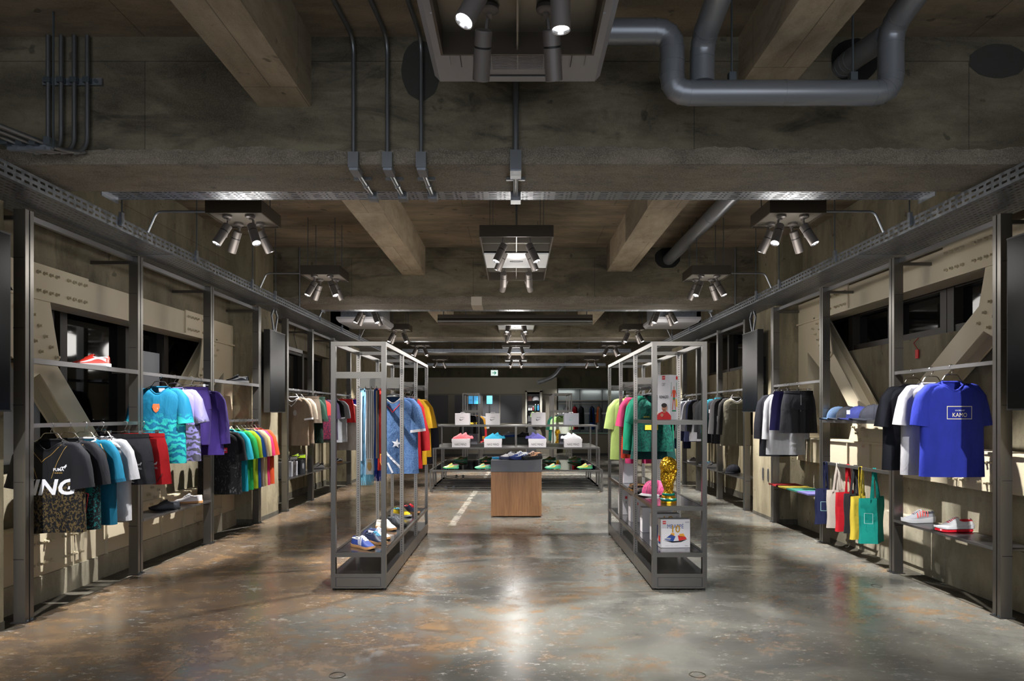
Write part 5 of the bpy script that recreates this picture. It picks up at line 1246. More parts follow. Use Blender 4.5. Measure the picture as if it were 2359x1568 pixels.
# ================================================================== shoes
ST = [(0,.020,.072),(.04,.031,.094),(.12,.036,.098),(.22,.037,.092),(.32,.037,.092),(.40,.038,.102),(.47,.040,.100),(.55,.043,.088),(.64,.047,.072),(.74,.048,.058),(.84,.044,.049),(.92,.035,.043),(.97,.022,.036),(1,.006,.026)]
def shoe(label, loc, yaw, upper, sole, accent=None, lace=None, mark=None, style='low', k=1.0, toe=None, lining=None, group=None, cat='shoe', name='sneaker', sole2=None):
    t = thing(name, label, cat, loc, (0,0,yaw), group); L = .285*k
    sh = {'low':.020,'runner':.030,'boot':.010,'air':.036}[style]*k
    hk = {'low':1,'runner':1.02,'boot':.9,'air':1.04}[style]*k
    def XS(u): return (u-.5)*L
    def sect(u):
        for a, b in zip(ST, ST[1:]):
            if u <= b[0]:
                f = (u-a[0])/(b[0]-a[0]); return a[1]+(b[1]-a[1])*f, a[2]+(b[2]-a[2])*f
        return ST[-1][1], ST[-1][2]
    def S(u, a, off=0):
        w, h = sect(u); w = w*k+off; h = max(h*hk, sh+.012*k)+off
        ca, sa = cos(a), sin(a)
        bend = .006*k*sin(u*pi)
        return Vector((XS(u), (1 if ca > 0 else -1)*abs(ca)**.75*w*(1-.18*sa*sa)+bend, sh+(h-sh)*abs(sa)**.85))
    us = [0,.02,.04,.08,.12,.17,.22,.27,.32,.37,.40,.44,.47,.51,.55,.6,.64,.69,.74,.79,.84,.88,.92,.95,.97,.99,1]; n = 20
    rows = [[S(u, pi*j/n) for j in range(n+1)] for u in us]
    op = lambda i, j: .035 < us[i] < .395 and 5 <= j <= 14
    mb = MB().grid(rows, skip=op); mb.build('upper', upper, t, smooth=True, sharp=50)
    # padded mouth of the shoe
    ring = [S(u, pi*5/n) for u in (.05,.1,.17,.25,.33,.40)]+[S(u, pi*15/n) for u in (.40,.33,.25,.17,.1,.05)]
    MB().tube(ring, .0055*k, 6, closed=True).build('collar', lining or accent or upper, t, smooth=True, sharp=0)
    el = [(XS(.22)+.055*k*cos(q*pi/8), .004*k+.024*k*sin(q*pi/8), sh+.028*k) for q in range(16)]
    MB().add(el, [tuple(range(16))]).build('insole', M_acd, t)
    # sole
    def outl(off, lift=0):
        w_ = []
        for u in us: w_.append((u, sect(u)[0]*k*1.0+off))
        a = [(XS(u)+(.004 if u > .9 else -.004 if u < .1 else 0), w+.006*k*sin(u*pi)) for u, w in w_]; b = [(XS(u)+(.004 if u > .9 else -.004 if u < .1 else 0), -w+.006*k*sin(u*pi)) for u, w in reversed(w_)]
        return a+b
    def toez(x): u = x/L+.5; return .012*k*max(0,(u-.78)/.22)**2
    o1, o2 = outl(.001*k), outl(.0045*k)
    heel = .5 if style in ('runner','air') else .15
    def top(x): u = x/L+.5; return sh*(1+heel*max(0,1-u/.55))+.004*k+toez(x)*.8
    lo = sh*.62 if style == 'air' else 0
    if style == 'air':
        q = MB().grid([[(x*.96,y*.8,toez(x)) for x,y in o1], [(x*.97,y*.9,toez(x)+.007) for x,y in o1], [(x*.95,y*.72,toez(x)+lo+.004) for x,y in o1]], True); q.f.append(tuple(range(len(o1)-1,-1,-1))); q.build('outsole', sole2 or accent, t, smooth=True, sharp=45)
    rows = [[(x,y,toez(x)+lo) for x,y in o1], [(x,y,toez(x)+max(lo*1.15,sh*.35)) for x,y in o2], [(x,y,top(x)) for x,y in o2], [(x*.97,y*.8,top(x)-.001) for x,y in o1]]
    mb = MB().grid(rows, True); mb.f.append(tuple(range(len(o1)-1,-1,-1))); mb.build('sole', sole, t, smooth=True, sharp=45)
    if style == 'air':
        for i in range(9):
            u = .08+i*.095; w, _ = sect(u)
            MB().lathe([(.0,.0),(.012*k,.002),(.014*k,.014*k),(.010*k,.022*k),(0,.024*k)], (XS(u), -w*k+.008, toez(XS(u))+.001), 10).build('air_pod', sole2 or accent, t, smooth=True)
    if style == 'boot':
        for u, sd in ((.1,-1),(.1,1),(.25,-1),(.25,1),(.66,-1),(.66,1),(.8,-1),(.8,1),(.9,0)):
            w, _ = sect(u); MB().cyl((XS(u),sd*w*k*.65,toez(XS(u))+.002),(XS(u),sd*w*k*.65,-.009*k+toez(XS(u))),.007*k,8,.005*k).build('stud', sole2 or sole, t)
    if style == 'runner' and accent is not None:
        for i in range(5):
            u = .3+i*.085; pts = [S(u-.05*q/5, .25+.9*q/5, .0015) for q in range(6)]
            for sd in (0,1):
                MB().tube([Vector((p.x, p.y, p.z)) if not sd else S(u-.05*q/5, pi-.25-.9*q/5, .0015) for q, p in enumerate(pts)], .0042*k, 5).build('overlay', accent, t, smooth=True)
    # laces: one zigzag cord
    z = []
    for i in range(6):
        u = .43+i*.043; a = pi/2-.42 if i % 2 else pi/2+.42
        z += [S(u, a, .002), S(u+.004, pi/2, .006), S(u+.008, pi-a, .002)]
    MB().tube(z, .0032*k, 5).build('laces', lace or sole, t, smooth=True, sharp=0)
    MB().grid([[S(u, pi/2-.30, .002), S(u, pi/2, .0035), S(u, pi/2+.30, .002)] for u in (.40,.44,.48,.52,.56,.60,.64,.68)]).build('tongue', lining or accent or upper, t, smooth=True, sharp=0)
    rows = [[S(u, pi*j/n*1.0, .0014) for j in range(0, n+1)] for u in (.80,.84,.88,.92,.95,.97,.99,1.0)]
    if toe is not None: MB().grid(rows).build('toe_cap', toe, t, smooth=True, sharp=0)
    if mark:
        mm = accent
        for sd in (0, 1):
            f = (lambda u, a: S(u, a if sd else pi-a, .0022))
            if mark == 'stripes':
                for i in range(3):
                    u0 = .42+i*.075; MB().grid([[f(u0-.10*q/5, .10+1.05*q/5), f(u0-.10*q/5+.040, .10+1.05*q/5)] for q in range(6)]).build('stripe', mm, t)
            elif mark == 'swoosh':
                pts = [(.80,.42,.004),(.68,.34,.02),(.56,.26,.045),(.44,.28,.075),(.36,.42,.10),(.33,.62,.085),(.345,.8,.04),(.36,.92,.005)]
                MB().grid([[f(u, a-w*1.4), f(u, a+w*1.4)] for u, a, w in pts]).build('swoosh', mm, t)
            elif mark == 'wave':
                pts = [(.02,.35,.16),(.10,.42,.16),(.18,.58,.15),(.27,.68,.14),(.36,.55,.13),(.45,.36,.12),(.56,.28,.10),(.68,.26,.07),(.80,.24,.03)]
                MB().grid([[f(u, a-w), f(u, a+w)] for u, a, w in pts]).build('side_band', mm, t)
    return t
def G(c, r=.5): return gloss(c, r)
gum = G((188,140,92)); sw = G((212,212,214)); swb = G((22,22,24))
# near left frame
shoe('red sneaker with white side band on the high left shelf', (XL-.13,5.82,1.893), pi+.25, G((206,50,36)), sw, sw, G((196,46,34)), 'wave', 'low', group='single sneakers on the left shelves', k=1.02)
shoe('black sneaker standing on the low left shelf', (XL-.13,7.04,.503), pi+.35, G((30,32,38)), swb, G((40,42,50)), G((46,48,56)), 'wave', 'low')
shoe('white sneaker with gum sole on the low left shelf', (XL-.13,7.55,.503), pi+.3, G((206,200,200)), gum, G((190,182,184)), sw, 'wave', 'low')
shoe('black sneaker with white side band on the high left shelf past the purple sweater', (XL-.12,8.84,1.893), pi+.15, G((34,40,50)), sw, sw, sw, 'wave', 'low', k=1.0)
# far left frame
def card_box(label, loc, d, m, lid=None, yaw=0, lidh=.05, group=None, cat='box', name='shoe_box', prints=()):
    t = thing(name, label, cat, loc, (0,0,yaw), group); w, dp, h = d
    if lid is not None:
        MB().box(-w/2,w/2,-dp/2,dp/2,0,h-.002).build('body', m, t)
        MB().box(-w/2-.006,w/2+.006,-dp/2-.006,dp/2+.006,h-lidh,h).build('lid', lid, t)
    else:
        o = MB().box(-w/2,w/2,-dp/2,dp/2,0,h).build('body', m, t); b = o.modifiers.new('edge','BEVEL'); b.width = .002; b.segments = 1
    for nm, mm, fn in prints:
        mb = MB(); fn(mb); mb.build(nm, mm, t)
    return t
def front(dp, lift=.0012): return lambda u, v: Vector((u, -dp/2-lift, v))
def sidef(w, lift=.0012, sd=-1): return lambda u, v: Vector((sd*(w/2+lift), u*sd*-1, v))
card_box('pale grey shoe box with round emblem on the low far left shelf', (-3.66,10.97,.492), (.22,.30,.235), M_grey, None, .0, prints=[('emblem', M_ink, lambda mb: mb.tube([sidef(.22,.002,1)(.045*cos(q*pi/10), .12+.06*sin(q*pi/10)) for q in range(20)], .003, 4, closed=True))])
card_box('black shoe box with pale round emblem on the low far left shelf', (-3.66,11.40,.492), (.22,.28,.235), mat('slate_card',(40,44,50),.6), None, .0, prints=[('emblem', M_grey, lambda mb: blob(mb, disc2d(), sidef(.22,.0015,1), 0,.13,.10))])
shoe('white football boot with black stripes on the grey shoe box', (-3.66,10.97,.727+.012), pi+.5, sw, swb, swb, sw, 'stripes', 'boot', name='football_boot')
shoe('lime and black football boot on the black shoe box', (-3.66,11.40,.727+.012), pi+.5, G((170,206,30)), swb, swb, swb, 'swoosh', 'boot', lining=swb, name='football_boot')
shoe('white running shoe with black heel on the far left shelf', (-3.65,12.55,.493), pi+.9, sw, G((190,190,196)), swb, sw, 'wave', 'low')
shoe('black sneaker with white toe band and gum sole on the far left shelf', (-3.65,13.9,.493), pi+.9, G((34,38,46)), gum, sw, sw, 'wave', 'low')
# right frames
shoe('silver running shoe with red side bars on the low right shelf', (XR+.14,6.23,.503), pi+.12, G((158,160,166),.3), sw, G((214,70,62)), G((190,190,196)), None, 'runner', k=1.08, lining=G((60,62,72)))
shoe('white running shoe with red bubble sole on the low right shelf', (XR+.15,5.74,.503), pi+.05, sw, G((206,206,210)), G((188,216,216)), sw, None, 'air', k=1.12, lining=G((206,40,50)), sole2=G((216,36,52),.2))
shoe('black cap like shoe box corner sneaker nearest on the far right shelf', (XR+.14,11.55,.493), -2.2, swb, swb, G((44,48,56)), swb, None, 'low', k=1.15) if False else cap('black cap resting on the far right shelf', (XR+.15,11.55,.49), 3.6, C((36,38,46)), k=1.35)
shoe('white sneaker in the middle of the far right shelf', (XR+.13,12.75,.493), pi-.9, sw, sw, G((40,40,46)), sw, 'swoosh', 'low', k=1.05)
shoe('dark teal sneaker behind the white one on the far right shelf', (XR+.13,13.25,.493), pi-.9, G((40,56,72)), sw, G((70,150,170)), sw, 'swoosh', 'low')
shoe('brown sneaker with white sole last on the far right shelf', (XR+.13,14.1,.493), pi-1.1, G((84,76,74)), sw, G((60,52,52)), sw, 'stripes', 'low', k=1.05)
# left gondola sneakers
GS = 'classic sneakers on the lower shelf of the left gondola'
shoe('blue sneaker with white stripes and gum sole, nearest on the gondola shelf', (-1.335,5.97,.3185), -.72, G((44,64,130)), gum, sw, sw, 'stripes', 'low', k=1.0, group=GS)
shoe('navy sneaker with cyan laces behind the blue one', (-1.27,6.19,.3185), -.72, G((30,38,62)), gum, G((30,40,66)), G((60,170,214)), 'stripes', 'low', group=GS)
shoe('white sneaker with navy stripes on the gondola shelf', (-1.285,6.42,.3185), -.72, G((206,206,212)), gum, G((40,56,104)), sw, 'stripes', 'low', group=GS)
shoe('cream white sneaker with gum sole halfway along the gondola shelf', (-1.315,6.93,.3185), -.75, G((212,202,190)), gum, G((196,184,170)), sw, 'stripes', 'low', group=GS)
shoe('black sneaker behind the cream one on the gondola shelf', (-1.25,7.17,.3185), -.75, G((30,32,36)), swb, G((70,74,80)), G((50,54,60)), 'stripes', 'low', group=GS)
shoe('yellow sneaker with black stripes on the gondola shelf', (-1.30,7.83,.3185), -.75, G((230,196,44)), sw, G((40,38,44)), G((222,190,50)), 'stripes', 'low', lining=G((90,190,220)), group=GS)
shoe('navy sneaker with red laces at the end of the gondola shelf', (-1.24,8.08,.3185), -.75, G((34,36,56)), gum, G((50,54,80)), G((210,40,52)), 'stripes', 'low', lining=G((180,50,60)), group=GS)
# plinth shoes
shoe('grey and white running shoe with black laces on the oak plinth', (-.10,10.12,.8225), pi+.55, G((188,184,186)), G((60,64,90)), G((120,120,126)), swb, None, 'runner', k=1.12, lining=swb)
shoe('navy blue running shoe with white side band on the oak plinth', (.05,10.06,.8225), pi+.55, G((44,62,124)), G((40,54,110)), sw, sw, 'wave', 'runner', k=1.14)
shoe('black and orange running shoe with white ribs on the oak plinth', (.235,10.03,.8225), pi+.5, G((34,32,34)), swb, G((214,160,124)), sw, 'swoosh', 'runner', k=1.14)
card_box('flat bright blue box lid lying on the oak plinth', (-.27,10.22,.8215), (.16,.24,.02), C((20,130,180)), None, .1, name='flat_box')
# football boots on the tiered table
GB = 'green gradient football boots on the glass shelf'
def boot_mat(name, a, b, c):
    t = NT(name); s = t.xyz(); n = t.noise(t.co((12,12,12)), 1, 3)
    u = t.math('MULTIPLY_ADD', n, .10, s[0])
    return t.out(t.mix(t.ramp(u,-.02,.12), t.mix(t.ramp(u,-.12,.0), lin(a), lin(b)), lin(c)), .35)
M_bootA = boot_mat('boot_lime_gradient', (36,116,84), (92,136,64), (124,146,70)); M_bootB = boot_mat('boot_mint_gradient', (28,104,104), (80,138,98), (96,150,116))
pos_a = ('first','second','third','fourth')
for i, x in enumerate((-1.255,-.64,.715,1.335)):
    shoe('%s green football boot from the left along the front glass shelf' % pos_a[i], (x,13.22,.434), pi+.12, M_bootB if i in (1,2) else M_bootA, G((70,180,140)), G((220,180,60)), G((226,170,60)), 'swoosh', 'boot', k=1.06, lining=G((120,60,80)), sole2=G((60,170,200)), group=GB, name='football_boot')
for i, x in enumerate((-1.25,-.68,.76,1.33)):
    shoe('%s green football boot from the left in the rear glass shelf row' % pos_a[i], (x,15.5,.434), pi+.12, M_bootA, G((70,190,170)), G((210,120,110)), G((190,150,90)), 'swoosh', 'boot', k=1.06, lining=G((120,70,90)), sole2=G((70,190,180)), group=GB, name='football_boot')
# ------------------------------------------------------------------ clogs on white boxes
def clog(label, loc, yaw, m, k=1.0, group=None):
    t = thing('clog', label, 'shoe', loc, (0,0,yaw), group); L = .30*k
    prof = [(0,.030,.030),(.06,.038,.050),(.2,.041,.060),(.34,.043,.085),(.46,.046,.118),(.56,.049,.100),(.68,.051,.075),(.8,.048,.055),(.9,.040,.042),(.97,.024,.030),(1,.006,.018)]
    def S(u, a, off=0):
        for p, q in zip(prof, prof[1:]):
            if u <= q[0]: f = (u-p[0])/(q[0]-p[0]); w, h = p[1]+(q[1]-p[1])*f, p[2]+(q[2]-p[2])*f; break
        return Vector(((u-.5)*L, cos(a)*(w*k+off), max(0,sin(a))**.8*(h*k+off)))
    us = [0,.03,.06,.12,.2,.27,.34,.40,.46,.51,.56,.62,.68,.74,.8,.85,.9,.94,.97,1]; n = 18
    mb = MB().grid([[S(u,pi*j/n) for j in range(n+1)] for u in us], skip=lambda i,j: .08 < us[i] < .40 and 5 <= j <= 12)
    mb.build('shell', m, t, smooth=True, sharp=50)
    MB().grid([[S(u,pi*j/6)*1.0*Vector((1,0,0)).x if False else Vector((S(u,0).x, cos(pi*j/6)*.036*k, .012*k+.016*k*(1-sin(pi*j/6)))) for j in range(7)] for u in (.06,.15,.25,.35,.45)]).build('footbed', m, t, smooth=True)
    for i in range(7):
        u = .50+i*.055
        MB().tube([S(u-.03*q/4, .15+1.1*q/4, .001) for q in range(5)], .0028*k, 5).build('rib', m, t, smooth=True)
        MB().tube([S(u-.03*q/4, pi-.15-1.1*q/4, .001) for q in range(5)], .0028*k, 5).build('rib', m, t, smooth=True)
    MB().grid([[((u-.5)*L*1.02, -.05*k*sin(pi*min(1,max(.08,u)))**.4, 0), ((u-.5)*L*1.02, -.05*k*sin(pi*min(1,max(.08,u)))**.4, .014*k)] for u in [q/16 for q in range(17)]]).build('sole_edge', m, t, smooth=True)
    return t
def clog_set(i, x, col, colname, side):
    y = 13.64; z0 = .83
    card_box('white lettered shoe box under the %s clogs on the tiered table' % colname, (x,y,z0), (.345,.24,.165), M_white, M_white, 0, .055, 'white lettered boxes on the tiered table', prints=[('lettering', M_ink, lambda mb: letters(mb, 'NIKE MIND', front(.24,.0015), 0, .055, .042, .235))])
    m = G(col, .6)
    clog('%s ribbed clog in front on its white box' % colname, (x-.015*side,y-.045,z0+.166), (pi if side > 0 else 0)+.08, m, .98)
    clog('%s ribbed clog behind its twin on the white box' % colname, (x+.075*side,y+.065,z0+.166), (pi if side > 0 else 0)+.08, m, 1.08)
clog_set(0, -1.09, (226,96,104), 'coral pink', 1); clog_set(1, -.45, (24,146,176), 'turquoise blue', 1)
clog_set(2, .43, (84,80,150), 'violet', -1); clog_set(3, 1.14, (214,212,214), 'white', -1)
GT = 'white boxes with a curved tick on the top tier'
def tick(mb, f, h): blob(mb, SWOOSH, f, 0, h, .11, .11)
for i, x in enumerate((-1.085,-.47,.465,1.135)):
    w = .29; m = M_white if i != 3 else M_grey
    t = card_box('white handled box with tick logo, %s from the left on the top tier' % pos_a[i], (x,14.0,1.263), (w,.15,.24 if i != 2 else .255), m, None, -.12 if i == 0 else .12 if i == 3 else .02, group=GT, prints=[('tick_logo', mat('teal_black_print',(30,54,56),.4) if i != 3 else mat('mint_print',(110,150,140),.4), lambda mb: tick(mb, front(.15,.0015), .115)), ('lettering', MATS['teal_black_print'] if i != 3 else MATS.get('mint_print') or M_ink, lambda mb: letters(mb,'MMM',front(.15,.0015),0,.155,.018,.085))])
    MB().tube([(-.045,0,.238),(-.04,0,.256),(.04,0,.256),(.045,0,.238)] if i != 2 else [(-.045,0,.253),(-.04,0,.262),(.04,0,.262),(.045,0,.253)], .005, 6).build('handle', M_white, t)
card_box('long grey green box behind the turquoise clogs on the tiered table', (-.02,15.15,.83), (.62,.25,.15), mat('grey_green_card',(104,110,104),.6), None, 0)
shoe('white running shoe with blue sole on the grey green box', (-.17,15.12,.983), pi, sw, G((50,96,190)), G((120,120,126)), sw, None, 'runner', k=1.05)
shoe('black running shoe on the grey green box', (.14,15.12,.983), pi, swb, swb, G((60,60,70)), swb, 'swoosh', 'runner', k=1.05)
card_box('small pale grey box behind the coral pink clogs', (-.93,15.0,.83), (.20,.25,.22), M_grey, None, 0)
card_box('small pale grey box behind the white clogs', (1.06,15.0,.83), (.22,.25,.22), M_grey, None, 0)

# ------------------------------------------------------------------ right gondola: trophy and toy boxes
M_gold = mat('gold_bricks', (226,172,40), .22, .95); M_green = mat('green_enamel', (14,120,100), .25)
def goldn():
    t = NT('gold_brick_surface'); v = t.n('TexVoronoi'); v.inputs['Scale'].default_value = 62; t.l(t.tc.outputs['Object'], v.inputs['Vector'])
    n = t.noise(t.co(), 30, 3)
    return t.out(t.mix(n, lin((206,146,20)), lin((246,200,60))), t.ramp(n,.2,.8,.16,.34), t.bump(v.outputs['Distance'], .8, .012), .9)
M_goldb = goldn()
t = thing('trophy', 'golden globe topped cup trophy with two green rings on the steel shelf', 'trophy', (1.338,5.98,.71))
MB().lathe([(0,0),(.068,0),(.070,.012),(.066,.022)], n=32).build('base', M_gold, t, smooth=True)
MB().lathe([(.0665,.022),(.072,.030),(.072,.038),(.064,.046)], n=32).build('green_ring', M_green, t, smooth=True)
MB().lathe([(.064,.046),(.060,.060),(.054,.070)], n=32).build('base', M_gold, t, smooth=True)
MB().lathe([(.054,.070),(.056,.076),(.056,.084),(.048,.089)], n=32).build('green_ring', M_green, t, smooth=True)
tw = lambda i, k: 1+.10*sin(3*2*pi*k/32+i*.5)
MB().lathe([(.046,.089),(.040,.105),(.037,.14),(.042,.17),(.052,.20),(.060,.235),(.066,.27)], n=32, mod=tw).build('stem', M_goldb, t, smooth=True, sharp=0)
for a in (0, 2.1, 4.2):
    MB().tube([((.030+.040*u)*cos(a+u*1.6), (.030+.040*u)*sin(a+u*1.6), .10+.20*u) for u in [q/8 for q in range(9)]], .014, 8, radii=[.009,.011,.013,.015,.016,.016,.015,.014,.012]).build('figure', M_goldb, t, smooth=True, sharp=0)
MB().lathe([(.074*sin(q/14*pi)+.0005, .325-.082*cos(q/14*pi)) for q in range(15)], n=32, mod=lambda i,k: 1+.035*sin(5*2*pi*k/32+i)).build('globe', M_goldb, t, smooth=True, sharp=0)
def toybox(label, loc, d, yaw, prints, m=None): return card_box(label, loc, d, m or M_white, None, yaw, cat='toy box', name='toy_box', prints=prints)
M_redtile = mat('red_tile', (206,36,40), .5); M_yel = mat('tile_yellow', (236,196,50), .5); M_goldp = mat('gold_print_bright', (186,140,40), .4)
M_bluep = mat('blue_print', (36,70,140), .5); M_skin = mat('skin_print', (176,122,96), .6); M_hair = mat('hair_print', (36,28,26), .6); M_greenp = mat('green_print', (30,130,90), .6)
def logo_tile(f, u, v, s): return [('logo_tile', M_redtile, lambda mb: rect(mb, f, u-s/2, u+s/2, v-s/2, v+s/2)), ('logo_lettering', mat('print_white_bright',(236,230,220),.6), lambda mb: letters(mb, 'LEGO', lambda a,b: f(a,b)+nrm(f)*.0006, u, v, s*.32, s*.86, bold=.04))]
def nrm(f):
    a, b, c = f(0,0), f(.1,0), f(0,.1); return (b-a).cross(c-a).normalized()
fA = front(.13); fS = sidef(.13, .0012, 1)
def figure(mbf, f, u, v, s):      # simple printed footballer, head and shoulders
    return [('printed_shirt', mat('printed_red_shirt',(190,34,40),.6), lambda mb: mb.add([f(u+a*s,v+b*s) for a,b in [(-.5,0),(.5,0),(.5,.22),(.30,.42),(.12,.5),(-.12,.46),(-.34,.36),(-.48,.16)]],[tuple(range(8))])),
            ('printed_face', M_skin, lambda mb: mb.add([f(u+.06*s+a*s*.36,v+.68*s+b*s*.48)+nrm(f)*.0004 for a,b in disc2d(14)]+[f(u-.02*s,v+.40*s)+nrm(f)*.0004,f(u+.14*s,v+.40*s)+nrm(f)*.0004,f(u+.14*s,v+.6*s)+nrm(f)*.0004,f(u-.04*s,v+.6*s)+nrm(f)*.0004],[tuple(range(14)),(14,15,16,17)])),
            ('printed_hair', M_hair, lambda mb: mb.add([f(u+.04*s+a*s*.38,v+.82*s+b*s*.26)+nrm(f)*.0007 for a,b in disc2d(12)],[tuple(range(12))])),
            ('printed_fist', M_skin, lambda mb: mb.add([f(u-.10*s+a*s*.2,v+.26*s+b*s*.2)+nrm(f)*.0008 for a,b in disc2d(10)],[tuple(range(10))]))]
def brickman(f, u, v, s):         # printed toy player standing on a little base
    N = lambda a, b, d=.0006: f(u+a*s*.62, v+b*s)+nrm(f)*d
    q = lambda pts, d=.0006: (lambda mb: mb.add([N(a,b,d) for a,b in pts],[tuple(range(len(pts)))]))
    return [('printed_base', M_greenp, q([(-.22,0),(.22,0),(.20,.05),(-.20,.05)])), ('printed_leg', mat('print_vermilion',(214,80,50),.6), q([(-.20,.06),(-.13,.06),(-.02,.42),(-.09,.42)])), ('printed_leg', MATS['print_vermilion'], q([(.13,.06),(.20,.06),(.09,.42),(.02,.42)])),
            ('printed_shorts', M_greenp, q([(-.12,.38),(.12,.38),(.10,.50),(-.10,.50)],.0008)), ('printed_torso', MATS['print_vermilion'], q([(-.11,.48),(.11,.48),(.16,.74),(-.16,.74)],.0007)),
            ('printed_arm', MATS['print_vermilion'], q([(-.16,.72),(-.10,.74),(-.24,.50),(-.30,.52)])), ('printed_arm', MATS['print_vermilion'], q([(.10,.74),(.16,.72),(.30,.52),(.24,.50)])),
            ('printed_head', M_skin, q([(-.05,.75),(.05,.75),(.05,.86),(-.05,.86)],.0007)), ('printed_panel', M_yel, q([(-.34,.14),(-.20,.18),(-.16,.44),(-.30,.42)],.0004)), ('printed_stripe', M_greenp, q([(-.28,.60),(-.24,.60),(-.24,1.0),(-.28,1.0)],.0003)), ('printed_stripe', M_greenp, q([(.26,.60),(.30,.60),(.30,1.0),(.26,1.0)],.0003))]
toybox('tall white toy box with a printed footballer standing on the upper gondola shelf', (1.362,6.12,1.436), (.13,.13,.40), -pi/4,
       logo_tile(fA, 0, .375, .032)+[('lettering', M_ink, lambda mb: letters(mb,'CR7',fA,0,.315,.026,.034)), ('lettering', M_ink, lambda mb: letters(mb,'RONALDO',fA,0.004,.205,.026,.092,bold=.03))]+figure(None, fA, 0, .003, .155)+logo_tile(fS, -.045, .375, .030)+brickman(fS, .0, .075, .26))
fM = front(.09); fL = sidef(.26, .0012, -1)
def mb_prints(txt):
    n = lambda u, v: fM(u, v)+Vector((0,-.0006,0)); n2 = lambda u, v: fM(u, v)+Vector((0,-.001,0))
    bits = [('lettering', M_bluep, lambda mb: letters(mb, txt, fM, .0, .192, .046, .145, bold=.0)), ('number', M_goldp, lambda mb: letters(mb, '10', n, .005, .165, .065, .072, bold=.02)), ('initials', M_ink, lambda mb: letters(mb, 'KM', fM, .105, .222, .012, .03)),
            ('fine_print', greyp, lambda mb: letters(mb, 'BRICK SET', fM, -.03, .017, .004, .12)), ('signature', M_ink, lambda mb: letters(mb, 'Olan', fM, .098, .017, .008, .03))]
    shapes = [(M_bluep,[(-.10,.075),(-.02,.055),(.0,.10),(-.04,.12)]),(mat('print_red',(206,40,36),.6),[(.03,.06),(.10,.075),(.09,.095),(.02,.11)]),(mat('print_orange',(232,160,50),.6),[(.04,.09),(.085,.10),(.07,.125),(.03,.12)]),(MATS['print_orange'],[(-.05,.105),(-.01,.10),(-.01,.13),(-.04,.13)]),(M_ink,[(-.11,.068),(-.03,.045),(.05,.05),(.11,.075),(.04,.062),(-.03,.058)]),(sw,[(-.10,.08),(-.05,.07),(-.04,.085),(-.08,.09)])]
    for m, pts in shapes: bits.append(('printed_piece', m, (lambda p: (lambda mb: mb.add([n(a,b) for a,b in p],[tuple(range(len(p)))])))(pts)))
    return bits
toybox('white toy box lettered MBAPPE with gold number, front of the lower gondola shelf', (1.395,6.02,.319), (.262,.09,.25), .07, logo_tile(fM, -.10, .222, .028)+mb_prints('MBAPPÉ')+[('side_print', M_bluep, lambda mb: rect(mb, fL, -.03, .03, .03, .05)), ('side_print', MATS['print_red'], lambda mb: rect(mb, fL, -.03, .03, .05, .10))])
fN = front(.09)
toybox('white toy box with gold number behind the lettered one', (1.385,6.34,.319), (.262,.09,.25), .07, logo_tile(fN,-.10,.222,.026)+[('number', M_goldp, lambda mb: letters(mb,'10',fN,.02,.195,.07,.09)), ('initials', M_ink, lambda mb: letters(mb,'Y/',fN,.10,.215,.02,.02)), ('printed_head', M_skin, lambda mb: blob(mb, disc2d(), fN, -.05,.20,.03)), ('printed_shirt', M_bluep, lambda mb: rect(mb, fN, -.10,.05,.03,.15))])
for lab, loc, d in (('wide white toy box with red tile mark behind the two lettered boxes',(1.40,6.80,.319),(.30,.12,.245)),('white toy box with red tile mark further along the lower gondola shelf',(1.36,7.45,.319),(.24,.14,.29)),('white toy box deepest on the lower gondola shelf',(1.33,8.0,.319),(.24,.14,.29))):
    ff = front(d[1]); toybox(lab, loc, d, .0, [('logo_tile', M_redtile, (lambda f: (lambda mb: rect(mb, f, -.06,-.035,.185,.215)))(ff)), ('printed_note', M_ink, (lambda f: (lambda mb: rect(mb, f, -.05,-.044,.13,.16)))(ff)), ('side_print', M_acd, (lambda f: (lambda mb: blob(mb, SWOOSH, f, 0,.13,.06)))(sidef(d[0],.0012,-1)))])
toybox('tall white carton standing behind the pink cap on the middle shelf', (1.29,7.75,.711), (.15,.12,.30), 0, [])
fz = C((30,28,28))
o = thing('folded_shirt', 'folded orange and black patterned shirt behind the pink cap', 'shirt', (1.30,7.02,.711))
for i in range(4):
    MB().box(-.13+.006*i,.13-.004*i,-.10,.10,i*.014,i*.014+.012).build('fold', M_tiger if i != 1 else fz, o, )
t = thing('printed_scarf', 'crumpled black and orange printed cloth beside the pink cap', 'scarf', (1.25,6.78,.711))
MB().lathe([(0,.045),(.03,.044),(.06,.035),(.085,.016),(.092,.002)], n=22, mod=lambda i,k: 1+.15*sin(k*2.1+i)+.1*sin(k*5)).build('cloth', M_tiger, t, smooth=True)
t = thing('rear_shelf', 'short steel shelf in the last bay of the right gondola', 'shelf', (1.384,8.05,1.05))
wpart(t, 'board', MB().box(1.195,1.573,7.66,8.50,1.044,1.056), M_steelx); wpart(t, 'lip', MB().box(1.195,1.573,7.645,7.66,1.03,1.06), M_steelx)
card_box('plain white shoe box on the rear shelf of the right gondola', (1.30,8.1,1.057), (.20,.3,.155), M_white, M_white, 0)
shoe('blue and white sneaker on the white box in the right gondola', (1.30,8.08,1.213), pi+.6, G((40,120,190)), sw, sw, G((60,180,220)), 'swoosh', 'low')
for lab, loc in (('floral sneaker with yellow toe on the low shelf of the distant left rack',(-1.30,20.4,.552)),):
    shoe(lab, loc, pi+.3, M_tiger, G((226,190,60)), redprint, sw, None, 'runner', k=1.2)
shoe('black and pink sneaker beside the floral one on the distant rack', (-1.12,20.55,.552), pi+.3, swb, sw, G((220,80,90)), sw, 'swoosh', 'runner', k=1.2)
t = thing('trophy', 'small golden cup on the distant right rack', 'trophy', (1.24,20.25,.602))
